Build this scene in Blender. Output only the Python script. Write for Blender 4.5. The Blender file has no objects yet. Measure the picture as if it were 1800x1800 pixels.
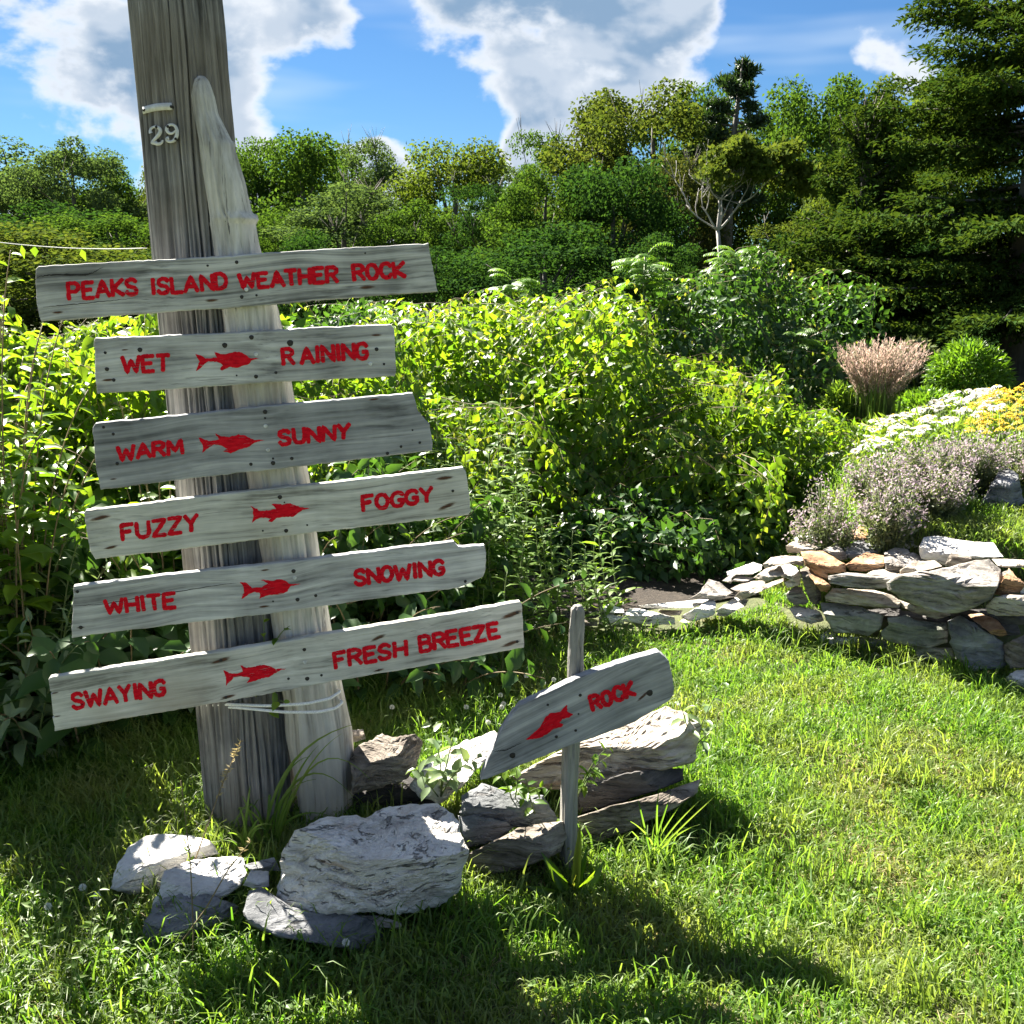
import bpy, math, random
import numpy as np
from mathutils import Vector, Matrix
R = math.radians
SC = bpy.context.scene
COL = SC.collection

# ------------------------------------------------------------------ camera
F = 1800.0; PITCH = R(13.4); CAMZ = 1.55          # focal length in photograph pixels, tilt, eye height
cp, sp = math.cos(PITCH), math.sin(PITCH)
CAM = np.array([0, 0, CAMZ])
cam_data = bpy.data.cameras.new('camera'); cam = bpy.data.objects.new('camera', cam_data); COL.objects.link(cam)
cam.location = (0, 0, CAMZ); cam.rotation_euler = (math.pi / 2 - PITCH, 0, 0)
cam_data.sensor_width = 36; cam_data.lens = 36 * F / 1800; cam_data.clip_start = 0.05; cam_data.clip_end = 500
SC.camera = cam
SC.render.resolution_x = SC.render.resolution_y = 1024

# ------------------------------------------------------------------ light
SUN_AZ, SUN_EL = -36.0, 44.0                       # degrees from straight ahead (left is minus), above the horizon
to_sun = Vector((math.sin(R(SUN_AZ)) * math.cos(R(SUN_EL)), math.cos(R(SUN_AZ)) * math.cos(R(SUN_EL)), math.sin(R(SUN_EL))))
sl = bpy.data.lights.new('sun', 'SUN'); sl.energy = 5.0; sl.angle = R(0.53); sl.color = (1.0, 0.94, 0.84)
sun = bpy.data.objects.new('sun', sl); COL.objects.link(sun); sun.rotation_euler = to_sun.to_track_quat('Z', 'Y').to_euler()
sun.location = (0, 0, 30)
SC.view_settings.view_transform = 'Standard'; SC.view_settings.look = 'None'
SC.view_settings.exposure = 2.58; SC.view_settings.gamma = 1.0; SC.view_settings.use_curve_mapping = False
SC.cycles.use_denoising = True
SC.cycles.max_bounces = 7; SC.cycles.diffuse_bounces = 3; SC.cycles.glossy_bounces = 2; SC.cycles.transmission_bounces = 5
SC.cycles.transparent_max_bounces = 8

def ray(u, v):
    x = (u - 900) / F; y = (900 - v) / F
    return np.array([x, cp + y * sp, -sp + y * cp])
def at_Y(u, v, Y):
    d = ray(u, v); return CAM + d * (Y / d[1])
def at_z(u, v, z=0.0):
    d = ray(u, v); return CAM + d * ((z - CAMZ) / d[2])
def on_plane(u, v, p0, n):
    d = ray(u, v); return CAM + d * (np.dot(p0 - CAM, n) / np.dot(d, n))
def unit(a): return a / np.linalg.norm(a)

# node helper -------------------------------------------------------
class NT:
    def __init__(s, tree): s.t = tree; tree.nodes.clear()
    def n(s, kind, ins=None, **props):
        nd = s.t.nodes.new(kind)
        for k, v in props.items(): setattr(nd, k, v)
        for k, v in (ins or {}).items():
            if hasattr(v, 'is_linked'): s.t.links.new(v, nd.inputs[k])
            else: nd.inputs[k].default_value = v
        return nd
    def math(s, op, a, b=0.0, c=0.0, clamp=False):
        return s.n('ShaderNodeMath', {0: a, 1: b, 2: c}, operation=op, use_clamp=clamp).outputs[0]
    def ramp(s, fac, stops, interp='LINEAR'):
        nd = s.n('ShaderNodeValToRGB', {0: fac}); e = nd.color_ramp; e.interpolation = interp
        while len(e.elements) < len(stops): e.elements.new(0.5)
        for el, (p, c) in zip(e.elements, stops):
            el.position = p; el.color = (*c, 1) if len(c) == 3 else c
        return nd.outputs[0]
    def mix(s, fac, a, b, mode='MIX'):
        nd = s.n('ShaderNodeMix', data_type='RGBA', blend_type=mode)
        for i, v in ((0, fac), (6, a), (7, b)):
            if hasattr(v, 'is_linked'): s.t.links.new(v, nd.inputs[i])
            else: nd.inputs[i].default_value = (*v, 1) if isinstance(v, tuple) and len(v) == 3 else v
        return nd.outputs[2]
    def noise(s, vec, scale, detail=4.0, rough=0.55, dist=0.0):
        return s.n('ShaderNodeTexNoise', {'Vector': vec, 'Scale': scale, 'Detail': detail, 'Roughness': rough, 'Distortion': dist}).outputs[0]
    def mapr(s, v, a, b, c=0.0, d=1.0, smooth=True):
        return s.n('ShaderNodeMapRange', {0: v, 1: a, 2: b, 3: c, 4: d}, interpolation_type='SMOOTHSTEP' if smooth else 'LINEAR').outputs[0]

# ------------------------------------------------------------------ sky: clear air and cumulus clouds
world = bpy.data.worlds.new('World'); SC.world = world; world.use_nodes = True
w = NT(world.node_tree)
sky = w.n('ShaderNodeTexSky', sky_type='NISHITA', sun_disc=False, sun_elevation=R(SUN_EL), sun_rotation=R(SUN_AZ), air_density=1.0, dust_density=0.0, ozone_density=1.0)
SKY = 0.040
skyc = w.n('ShaderNodeVectorMath', {0: w.mix(1.0, sky.outputs[0], (0.20, 0.33, 0.48), 'MULTIPLY'), 'Scale': SKY}, operation='SCALE').outputs[0]
dirv = w.n('ShaderNodeTexCoord').outputs['Generated']
flat = w.n('ShaderNodeMapping', {'Vector': dirv, 'Scale': (1.0, 1.0, 1.6)}).outputs[0]
fine = w.noise(flat, 6.5, 7, 0.52, 0.1)
lee = w.noise(w.n('ShaderNodeVectorMath', {0: flat, 1: (-0.010, 0.006, 0.034)}, operation='ADD').outputs[0], 6.5, 4, 0.52, 0.1)   # the same field a little nearer the sun
cov = w.math('MULTIPLY_ADD', w.math('SUBTRACT', fine, 0.5), 1.25, 0.5)
CLOUDS = [  # a cloud bank or a gap: direction given by a photograph pixel, angular radius, weight
    (980, 10, .27, .17), (1090, 60, .16, .08), (830, 60, .12, .06), (930, 170, .09, .10), (450, 20, .17, .16), (590, 90, .07, .14), (420, 165, .06, .10),
    (90, 110, .26, .10), (170, 230, .10, .08), (20, 40, .10, .06), (1500, -10, .11, .16), (660, 284, .06, .25), (940, 250, .035, .25),
    (700, 225, .15, -.24), (655, 10, .05, -.14), (1340, 60, .10, -.16), (540, 230, .09, -.2), (1560, 190, .2, -.16), (1230, 190, .10, -.14), (840, 280, .07, -.2)]
for (u, v, r, wt) in CLOUDS:
    c = unit(ray(u, v))
    dist = w.n('ShaderNodeVectorMath', {0: dirv, 1: tuple(c)}, operation='DISTANCE').outputs['Value']
    cov = w.math('ADD', cov, w.mapr(dist, 0.0, r, wt, 0.0))
alpha = w.mapr(cov, 0.52, 0.62)
thick = w.mapr(cov, 0.55, 0.70)
lit = w.mapr(w.math('SUBTRACT', fine, lee), -0.05, 0.075)                     # sides turned to the sun
shade = w.math('MULTIPLY', thick, w.math('SUBTRACT', 1.0, w.math('MULTIPLY', lit, 0.42)))
ccol = w.mix(shade, (0.178, 0.183, 0.190), (0.046, 0.071, 0.104))
wn = w.noise(w.n('ShaderNodeMapping', {'Vector': dirv, 'Scale': (1.0, 1.0, 6.0), 'Rotation': (0, 0.12, 0)}).outputs[0], 3.0, 3, 0.6)
skyw = w.mix(w.math('MULTIPLY', w.mapr(wn, 0.48, 0.78), 0.45), skyc, (0.14, 0.165, 0.19))
final = w.mix(alpha, skyw, ccol)
bg = w.n('ShaderNodeBackground', {'Color': final, 'Strength': 1.0})
w.t.links.new(bg.outputs[0], w.n('ShaderNodeOutputWorld').inputs[0])

# ------------------------------------------------------------------ mesh and object helpers
class MB:
    def __init__(s): s.v = []; s.t = []; s.o = 0; s.a = []
    def add(s, v, t, a=None):
        v = np.asarray(v, float).reshape(-1, 3); t = np.asarray(t, int).reshape(-1, 3)
        s.v.append(v); s.t.append(t + s.o); s.o += len(v)
        if a is not None: s.a.append(np.asarray(a, float))
        return s
    def tube(s, pts, rad, sides=6):
        pts = np.asarray(pts, float); n = len(pts); rad = np.broadcast_to(np.asarray(rad, float), (n,))
        tg = np.gradient(pts, axis=0); tg /= (np.linalg.norm(tg, axis=1)[:, None] + 1e-9)
        ref = np.array([0.13, 0.9, 0.41]) if abs(tg[0][1]) < .8 else np.array([1., .1, 0])
        a = np.cross(tg, ref); a /= (np.linalg.norm(a, axis=1)[:, None] + 1e-9); b = np.cross(tg, a)
        th = np.linspace(0, 2 * math.pi, sides, endpoint=False)
        v = pts[:, None, :] + rad[:, None, None] * (np.cos(th)[None, :, None] * a[:, None, :] + np.sin(th)[None, :, None] * b[:, None, :])
        t = []
        for i in range(n - 1):
            for j in range(sides):
                p, q = i * sides + j, i * sides + (j + 1) % sides
                t += [(p, q, q + sides), (p, q + sides, p + sides)]
        v = np.vstack([v.reshape(-1, 3), pts[:1], pts[-1:]]); e = n * sides
        for j in range(sides):
            t.append((e, (j + 1) % sides, j)); t.append((e + 1, e - sides + j, e - sides + (j + 1) % sides))
        return s.add(v, t)
    def mesh(s, name, mat=None, smooth=False, sharp=None, origin=(0, 0, 0)):
        v = np.vstack(s.v) - np.asarray(origin, float); t = np.vstack(s.t)
        me = bpy.data.meshes.new(name)
        me.vertices.add(len(v)); me.vertices.foreach_set('co', v.astype(np.float32).ravel())
        me.loops.add(t.size); me.loops.foreach_set('vertex_index', t.astype(np.int32).ravel())
        me.polygons.add(len(t)); me.polygons.foreach_set('loop_start', np.arange(0, t.size, 3, dtype=np.int32))
        if s.a:
            at = me.attributes.new('amount', 'FLOAT', 'POINT'); at.data.foreach_set('value', np.concatenate(s.a).astype(np.float32))
        me.update(calc_edges=True)
        if smooth: me.polygons.foreach_set('use_smooth', np.ones(len(t), dtype=bool))
        if sharp is not None: me.set_sharp_from_angle(angle=R(sharp))
        if mat: me.materials.append(mat)
        return me
    def obj(s, name, mat, parent=None, smooth=False, sharp=None, origin=None):
        if origin is None: origin = parent.matrix_basis.translation if parent else (0, 0, 0)
        o = bpy.data.objects.new(name, s.mesh(name, mat, smooth, sharp, origin)); COL.objects.link(o)
        if parent: o.parent = parent
        else: o.location = origin
        return o
def tag(o, label=None, cat=None, group=None, kind=None):
    for k, v in (('label', label), ('category', cat), ('group', group), ('kind', kind)):
        if v: o[k] = v
    return o
def thing(name, label, cat, loc=(0, 0, 0), group=None, mat=None):
    o = bpy.data.objects.new(name, None); COL.objects.link(o); o.empty_display_size = .1
    if mat is not None: o.matrix_basis = mat
    else: o.location = tuple(float(c) for c in loc)
    return tag(o, label, cat, group)
def link_mesh(name, me, parent, M=None):
    o = bpy.data.objects.new(name, me); COL.objects.link(o); o.parent = parent
    if M is not None: o.matrix_basis = M
    return o

# ------------------------------------------------------------------ materials
def material(name):
    m = bpy.data.materials.new(name); m.use_nodes = True; return m, NT(m.node_tree)
def finish(nt, shader): nt.t.links.new(shader, nt.n('ShaderNodeOutputMaterial').inputs[0])
def leaf_mat(name, c1, c2, trans=0.45, tcol=None, rough=0.42, spec=0.35, patch=None):
    m, t = material(name)
    rnd = t.math('FRACT', t.math('ADD', t.n('ShaderNodeNewGeometry').outputs['Random Per Island'], t.n('ShaderNodeObjectInfo').outputs['Random']))
    col = t.ramp(rnd, [(0.0, c1), (1.0, c2)])
    if patch:
        nz = t.noise(t.n('ShaderNodeTexCoord').outputs['Object'], patch[0], 3, .6)
        col = t.mix(t.math('MULTIPLY', t.mapr(nz, .42, .66), patch[2]), col, patch[1])
    pb = t.n('ShaderNodeBsdfPrincipled', {'Base Color': col, 'Roughness': rough, 'Specular IOR Level': spec}).outputs[0]
    tc = t.mix(1.0, col, (*(tcol or (1.9, 1.9, .7)), 1), 'MULTIPLY')
    tr = t.n('ShaderNodeBsdfTranslucent', {'Color': tc}).outputs[0]
    finish(t, t.n('ShaderNodeMixShader', {0: trans, 1: pb, 2: tr}).outputs[0]); return m
def plain(name, c, rough=0.6, metal=0.0, var=0.25, scale=40.0):
    m, t = material(name)
    nz = t.noise(t.n('ShaderNodeTexCoord').outputs['Object'], scale, 4)
    col = t.mix(t.mapr(nz, .3, .7), tuple(x * (1 - var) for x in c), tuple(min(1, x * (1 + var)) for x in c))
    finish(t, t.n('ShaderNodeBsdfPrincipled', {'Base Color': col, 'Roughness': rough, 'Metallic': metal}).outputs[0]); return m
def wood(name, stops, axis, grain=70.0, stretch=2.2, bump=0.5, lines=0.5, warm=None, rough=.8):
    """weathered wood, fibres along the object's own axis 0 (x) or 2 (z)"""
    m, t = material(name)
    off = t.n('ShaderNodeVectorMath', {0: t.n('ShaderNodeTexCoord').outputs['Object'], 1: t.n('ShaderNodeCombineXYZ', {0: t.math('MULTIPLY', t.n('ShaderNodeObjectInfo').outputs['Random'], 9.0), 2: t.math('MULTIPLY', t.n('ShaderNodeObjectInfo').outputs['Random'], 5.0)}).outputs[0]}, operation='ADD').outputs[0]
    sc = [grain] * 3; sc[axis] = stretch
    warp = t.n('ShaderNodeVectorMath', {0: off, 1: t.n('ShaderNodeVectorMath', {0: t.n('ShaderNodeTexNoise', {'Vector': off, 'Scale': 3.0, 'Detail': 1.0}).outputs[1], 'Scale': .05}, operation='SCALE').outputs[0]}, operation='ADD').outputs[0]
    v = t.n('ShaderNodeMapping', {'Vector': warp, 'Scale': tuple(sc)}).outputs[0]
    fib = t.noise(v, 1.0, 6, .62)
    v2 = t.n('ShaderNodeMapping', {'Vector': warp, 'Scale': tuple(x * (2.2 if i != axis else 1.6) for i, x in enumerate(sc))}).outputs[0]
    fib2 = t.noise(v2, 1.0, 5, .6)
    patch = t.noise(off, 5.0, 4, .6)
    fac = t.math('ADD', t.math('MULTIPLY', fib, .62), t.math('MULTIPLY', patch, .38))
    col = t.ramp(fac, stops)
    dark = t.mapr(fib2, .40, .30)                      # open grain lines
    col = t.mix(t.math('MULTIPLY', dark, lines), col, (.05, .048, .045))
    if warm:
        col = t.mix(t.math('MULTIPLY', t.mapr(t.noise(off, 2.3, 3, .5), .52, .68), .55), col, warm)
    h = t.math('ADD', fib, t.math('MULTIPLY', fib2, .8))
    b = t.n('ShaderNodeBump', {'Strength': bump, 'Distance': .004, 'Height': h}).outputs[0]
    finish(t, t.n('ShaderNodeBsdfPrincipled', {'Base Color': col, 'Roughness': rough, 'Specular IOR Level': .25, 'Normal': b}).outputs[0]); return m
def rockmat(name, stops, vein=None, strata=26.0, dip=0.15, bump=.7, lich=None):
    m, t = material(name)
    off = t.n('ShaderNodeVectorMath', {0: t.n('ShaderNodeTexCoord').outputs['Object'], 1: t.n('ShaderNodeCombineXYZ', {0: t.math('MULTIPLY', t.n('ShaderNodeObjectInfo').outputs['Random'], 7.0)}).outputs[0]}, operation='ADD').outputs[0]
    wv = t.n('ShaderNodeVectorMath', {0: off, 1: t.n('ShaderNodeVectorMath', {0: t.n('ShaderNodeTexNoise', {'Vector': off, 'Scale': 6.0, 'Detail': 3.0}).outputs[1], 'Scale': .07}, operation='SCALE').outputs[0]}, operation='ADD').outputs[0]
    v = t.n('ShaderNodeMapping', {'Vector': wv, 'Rotation': (0.2, dip, 0), 'Scale': (strata * .22, strata * .35, strata * 2.0)}).outputs[0]
    st = t.noise(v, 1.0, 7, .66)
    pt = t.noise(off, 9.0, 6, .65)
    fac = t.math('ADD', t.math('MULTIPLY', st, .6), t.math('MULTIPLY', pt, .4))
    col = t.ramp(fac, stops)
    crk = t.mapr(t.noise(v, 1.9, 4, .6), .41, .35)
    col = t.mix(t.math('MULTIPLY', crk, .58), col, (.07, .062, .055))
    if vein: col = t.mix(t.math('MULTIPLY', t.mapr(t.noise(v, .6, 4, .6), .55, .7), .7), col, vein)
    if lich: col = t.mix(t.math('MULTIPLY', t.mapr(t.noise(off, 16.0, 5, .7), .56, .66), .6), col, lich)
    gr = t.noise(off, 70.0, 6, .75)
    col = t.mix(t.math('MULTIPLY', t.mapr(gr, .52, .68), .35), col, t.mix(1.0, col, (.45, .43, .41), 'MULTIPLY'))
    h = t.math('ADD', t.math('MULTIPLY', st, 1.2), t.math('ADD', t.math('MULTIPLY', gr, .35), t.math('MULTIPLY', crk, -.6)))
    b = t.n('ShaderNodeBump', {'Strength': bump + .25, 'Distance': .018, 'Height': h}).outputs[0]
    finish(t, t.n('ShaderNodeBsdfPrincipled', {'Base Color': col, 'Roughness': .85, 'Specular IOR Level': .25, 'Normal': b}).outputs[0]); return m

G = lambda *s: [(p, c if isinstance(c, tuple) else (c, c, c)) for p, c in s]
M_board = wood('grey_board_wood', G((.37, (.14, .14, .138)), (.46, (.31, .31, .30)), (.54, (.43, .43, .415)), (.63, (.60, .60, .575))), 0)
M_board_w = wood('greenish_board_wood', G((.37, (.20, .195, .17)), (.46, (.42, .415, .37)), (.54, (.54, .53, .475)), (.63, (.68, .67, .61))), 0, warm=(.33, .29, .22))
M_board_d = wood('dark_blue_grey_board_wood', G((.37, (.10, .102, .105)), (.46, (.22, .225, .23)), (.54, (.32, .325, .33)), (.63, (.46, .46, .455))), 0, grain=55, stretch=1.6)
M_board_g = wood('strong_grained_board_wood', G((.37, (.11, .11, .105)), (.46, (.26, .26, .25)), (.53, (.42, .42, .40)), (.62, (.56, .555, .53))), 0, grain=95, stretch=1.2, lines=.8)
M_pole = wood('pole_wood', G((.36, (.06, .058, .055)), (.45, (.15, .145, .138)), (.54, (.24, .23, .215)), (.64, (.38, .36, .335))), 2, grain=60, stretch=1.6, bump=.9, lines=.85, warm=(.21, .18, .14))
M_post = wood('driftwood', G((.36, (.18, .17, .155)), (.45, (.38, .365, .33)), (.54, (.54, .52, .475)), (.64, (.68, .66, .61))), 2, grain=42, stretch=2.0, bump=.9, lines=.85, warm=(.42, .38, .31))
M_stake = wood('stake_wood', G((.30, (.10, .095, .085)), (.45, (.22, .21, .19)), (.60, (.33, .315, .285)), (.74, (.44, .42, .38))), 2, grain=80, stretch=4, bump=.9, lines=.7)
m, t = material('red_sign_paint')
nz = t.noise(t.n('ShaderNodeMapping', {'Vector': t.n('ShaderNodeTexCoord').outputs['Object'], 'Scale': (40, 40, 160)}).outputs[0], 1.0, 5, .65)
col = t.ramp(nz, G((.25, (.26, .003, .008)), (.5, (.60, .005, .016)), (.8, (.72, .016, .028))))
pb = t.n('ShaderNodeBsdfPrincipled', {'Base Color': col, 'Roughness': .75, 'Specular IOR Level': .08, 'Normal': t.n('ShaderNodeBump', {'Strength': .4, 'Distance': .002, 'Height': nz}).outputs[0]}).outputs[0]
worn = t.math('MULTIPLY', t.mapr(t.noise(t.n('ShaderNodeMapping', {'Vector': t.n('ShaderNodeTexCoord').outputs['Object'], 'Scale': (25, 25, 330)}).outputs[0], 1.0, 4, .65), .41, .33), .75)      # paint worn off along the open grain
finish(t, t.n('ShaderNodeMixShader', {0: worn, 1: pb, 2: t.n('ShaderNodeBsdfTransparent').outputs[0]}).outputs[0]); M_red = m
M_nail = plain('dark_nail_iron', (.025, .022, .02), .6, .3)
M_steel = plain('zinc_screw_steel', (.55, .56, .57), .35, .7)
M_tin = plain('white_enamel_tin', (.55, .55, .53), .5, .1, .15, 60)
M_rope = plain('white_cord', (.78, .77, .72), .8, 0, .15, 300)
M_crack = plain('crack_shadow_wood', (.02, .018, .016), .9)
m, t = material('rust_stain')
am = t.n('ShaderNodeAttribute', attribute_name='amount').outputs['Fac']
nz = t.noise(t.n('ShaderNodeMapping', {'Vector': t.n('ShaderNodeTexCoord').outputs['Object'], 'Scale': (30, 30, 260)}).outputs[0], 1.0, 4, .6)
fac = t.mapr(t.math('ADD', am, t.math('MULTIPLY', t.math('SUBTRACT', nz, .5), 1.1)), .25, .95)
pb = t.n('ShaderNodeBsdfPrincipled', {'Base Color': t.mix(am, (.24, .12, .05), (.07, .03, .015)), 'Roughness': .9}).outputs[0]
finish(t, t.n('ShaderNodeMixShader', {0: t.math('MULTIPLY', fac, .9), 1: t.n('ShaderNodeBsdfTransparent').outputs[0], 2: pb}).outputs[0]); M_rust = m

RK = dict(
    pale=rockmat('pale_banded_stone', G((.33, (.27, .25, .225)), (.41, (.56, .525, .47)), (.48, (.76, .72, .65)), (.58, (.87, .84, .78))), vein=(.46, .30, .20), strata=34, bump=.95),
    white=rockmat('white_quartz_stone', G((.37, (.30, .29, .27)), (.45, (.52, .50, .47)), (.54, (.66, .64, .60)), (.63, (.74, .72, .68))), strata=14, bump=.5),
    grey=rockmat('grey_schist', G((.37, (.10, .092, .082)), (.45, (.22, .20, .18)), (.54, (.34, .315, .285)), (.63, (.50, .475, .44))), vein=(.34, .28, .22), strata=26),
    green=rockmat('grey_green_stone', G((.37, (.09, .10, .085)), (.45, (.20, .205, .17)), (.54, (.30, .30, .25)), (.63, (.42, .41, .35))), strata=18, lich=(.36, .38, .30)),
    slate=rockmat('blue_grey_slate', G((.37, (.07, .075, .08)), (.45, (.14, .145, .15)), (.54, (.20, .205, .21)), (.64, (.31, .31, .31))), strata=20, bump=.45),
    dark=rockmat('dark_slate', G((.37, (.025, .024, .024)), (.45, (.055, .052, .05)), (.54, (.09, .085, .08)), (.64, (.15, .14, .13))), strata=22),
    tan=rockmat('tan_sandstone', G((.37, (.17, .14, .11)), (.45, (.34, .29, .235)), (.54, (.46, .41, .34)), (.63, (.58, .53, .45))), vein=(.42, .27, .15), strata=26),
    rust=rockmat('rust_orange_stone', G((.37, (.15, .08, .045)), (.45, (.32, .18, .095)), (.54, (.46, .29, .17)), (.63, (.56, .43, .30))), vein=(.42, .18, .06), strata=28),
    brown=rockmat('brown_grey_stone', G((.37, (.07, .058, .045)), (.45, (.16, .135, .11)), (.54, (.26, .225, .185)), (.64, (.40, .36, .30))), strata=30))
L_grass = leaf_mat('grass_blades', (.060, .145, .020), (.165, .250, .052), .5, (1.7, 1.75, .68), .45, .35, (2.6, (.21, .225, .085), .65))
L_dry = leaf_mat('dry_grass_blades', (.30, .25, .12), (.42, .36, .20), .35, (1.3, 1.2, .9), .6, .2)
L_vine = leaf_mat('vine_leaves', (.055, .130, .018), (.135, .205, .028), .50, (2.2, 2.05, .5), .42, .32)
L_young = leaf_mat('young_vine_tips', (.15, .22, .03), (.26, .30, .06), .48, (1.9, 1.7, .7), .45, .3)
L_broad = leaf_mat('broad_shrub_leaves', (.055, .125, .018), (.12, .20, .028), .5, (2.5, 2.2, .5), .35, .45)
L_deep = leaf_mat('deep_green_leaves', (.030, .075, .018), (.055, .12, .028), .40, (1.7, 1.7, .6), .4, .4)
L_gold = leaf_mat('goldenrod_leaves', (.085, .16, .03), (.15, .23, .045), .46, (2.1, 2.0, .65), .45, .35)
L_silver = leaf_mat('pale_glossy_leaves', (.10, .16, .07), (.20, .26, .13), .35, (1.6, 1.6, .8), .32, .5)
L_tree = [leaf_mat('tree_leaves_mid', (.040, .086, .018), (.076, .130, .028), .34, (1.6, 1.6, .6), .7, 0.0),
          leaf_mat('tree_leaves_dark', (.021, .055, .016), (.044, .088, .024), .30, (1.5, 1.6, .6), .7, 0.0),
          leaf_mat('tree_leaves_olive', (.050, .084, .019), (.092, .120, .030), .34, (1.6, 1.5, .6), .7, 0.0),
          leaf_mat('tree_leaves_grey_green', (.050, .088, .034), (.088, .130, .054), .34, (1.6, 1.6, .7), .7, 0.0),
          leaf_mat('tree_leaves_brownish', (.046, .072, .021), (.090, .098, .036), .34, (1.5, 1.4, .6), .7, 0.0),
          leaf_mat('tree_leaves_yellow_green', (.052, .090, .016), (.092, .130, .028), .40, (1.7, 1.6, .6), .65, .03)]
L_spruce = leaf_mat('spruce_needles', (.022, .052, .013), (.060, .094, .020), .22, (1.8, 1.7, .6), .7, 0.0)
L_pine = leaf_mat('pine_needles', (.018, .042, .016), (.035, .065, .022), .2, (1.7, 1.7, .6), .5, .3)
L_round = leaf_mat('round_shrub_leaves', (.07, .16, .018), (.12, .22, .03), .42, (1.8, 1.7, .55), .42, .35)
L_catm = leaf_mat('catmint_leaves', (.09, .12, .06), (.17, .19, .10), .35, (1.5, 1.5, .9), .55, .25)
L_lav = leaf_mat('catmint_flowers', (.30, .25, .25), (.46, .39, .38), .4, (1.2, 1.1, 1.3), .6, .2)
L_plume = leaf_mat('reed_grass_plumes', (.34, .26, .235), (.50, .41, .375), .45, (1.3, 1.15, 1.0), .6, .2)
L_white = leaf_mat('white_petals', (.70, .70, .66), (.82, .82, .78), .3, (1, 1, 1), .6, .2)
L_yellow = leaf_mat('yellow_yarrow_heads', (.50, .36, .03), (.68, .52, .07), .25, (1.2, 1.1, .8), .6, .2)
M_bark = wood('tree_bark', G((.3, (.05, .045, .04)), (.5, (.11, .10, .085)), (.75, (.20, .185, .16))), 2, grain=25, stretch=4, bump=.8)
M_bare = wood('bare_grey_bark', G((.3, (.22, .20, .18)), (.5, (.36, .34, .31)), (.75, (.50, .48, .45))), 2, grain=25, stretch=4, bump=.6, lines=.3)
M_stem = plain('green_stems', (.10, .14, .04), .6)
M_vstem = plain('brown_vine_stems', (.16, .12, .06), .7)
# ------------------------------------------------------------------ the ground: lawn, raised terrace behind the stone wall, rising land behind
def sst(a, b, x):
    k = np.clip((np.asarray(x, float) - a) / (b - a), 0, 1); return k * k * (3 - 2 * k)
WA, WB = np.array([1.26, 4.22]), np.array([2.25, 3.66])     # line of the wall's foot
WD = (WB - WA) / np.linalg.norm(WB - WA); WN = np.array([-WD[1], WD[0]])
def height(x, y):
    x = np.asarray(x, float); y = np.asarray(y, float)
    d = (x - WA[0]) * WN[0] + (y - WA[1]) * WN[1]
    terr = .42 * sst(.24, .46, d) * sst(1.30, 1.75, x - .10 * (y - 4.2))
    rise = .45 * sst(4.7, 7.2, y)
    far = .035 * np.clip(y - 9, 0, 60)
    lump = .012 * np.sin(3.1 * x + 1.3 * y) + .010 * np.sin(5.3 * y - 2.2 * x) + .006 * np.sin(11 * x + 7 * y)
    return np.maximum(terr, rise) + far + lump * sst(60, 10, y)
xs = np.concatenate([np.linspace(-200, -8, 14), np.linspace(-7, 7, 150), np.linspace(8, 200, 14)])
ys = np.concatenate([np.linspace(-60, -1, 8), np.linspace(0, 12, 130), np.linspace(12.5, 60, 40), np.linspace(70, 260, 10)])
gx, gy = np.meshgrid(xs, ys); gv = np.stack([gx, gy, height(gx, gy)], -1).reshape(-1, 3)
nx = len(xs); ii, jj = np.meshgrid(np.arange(len(ys) - 1), np.arange(nx - 1), indexing='ij'); a = (ii * nx + jj).ravel()
gt = np.vstack([np.stack([a, a + 1, a + nx + 1], 1), np.stack([a, a + nx + 1, a + nx], 1)])
m, t = material('lawn_soil')
co = t.n('ShaderNodeTexCoord').outputs['Object']
n1 = t.noise(co, 6.0, 6, .65); n2 = t.noise(co, 60.0, 4, .7)
col = t.mix(t.mapr(n1, .35, .65), (.06, .075, .024), (.10, .115, .04))
col = t.mix(t.mapr(n2, .5, .7), col, (.11, .095, .05))
finish(t, t.n('ShaderNodeBsdfPrincipled', {'Base Color': col, 'Roughness': .95, 'Normal': t.n('ShaderNodeBump', {'Strength': .8, 'Distance': .02, 'Height': n2}).outputs[0]}).outputs[0]); M_soil = m
tag(MB().add(gv, gt).obj('ground', M_soil, smooth=True), kind='structure')
# mulch bed under the thicket
m, t = material('brown_mulch')
co = t.n('ShaderNodeTexCoord').outputs['Object']
n1 = t.noise(t.n('ShaderNodeMapping', {'Vector': co, 'Scale': (30, 90, 60)}).outputs[0], 1.0, 6, .7)
col = t.ramp(n1, G((.3, (.012, .009, .006)), (.5, (.035, .026, .018)), (.7, (.09, .07, .05))))
finish(t, t.n('ShaderNodeBsdfPrincipled', {'Base Color': col, 'Roughness': .95, 'Normal': t.n('ShaderNodeBump', {'Strength': 1, 'Distance': .02, 'Height': n1}).outputs[0]}).outputs[0]); M_mulch = m
bx = np.linspace(0, 1, 60); by = np.linspace(0, 1, 30); U, V = np.meshgrid(bx, by)
X = -2.6 + U * 4.1; Yf = 3.55 + .9 * sst(-.9, .3, X) + .35 * sst(.3, 1.5, X); Y = Yf + V * 2.4
gv = np.stack([X, Y, height(X, Y) + .012], -1).reshape(-1, 3); a = (np.arange(29)[:, None] * 60 + np.arange(59)[None, :]).ravel()
tag(MB().add(gv, np.vstack([np.stack([a, a + 1, a + 61], 1), np.stack([a, a + 61, a + 60], 1)])).obj('mulch_bed', M_mulch, smooth=True), kind='structure')
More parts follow.
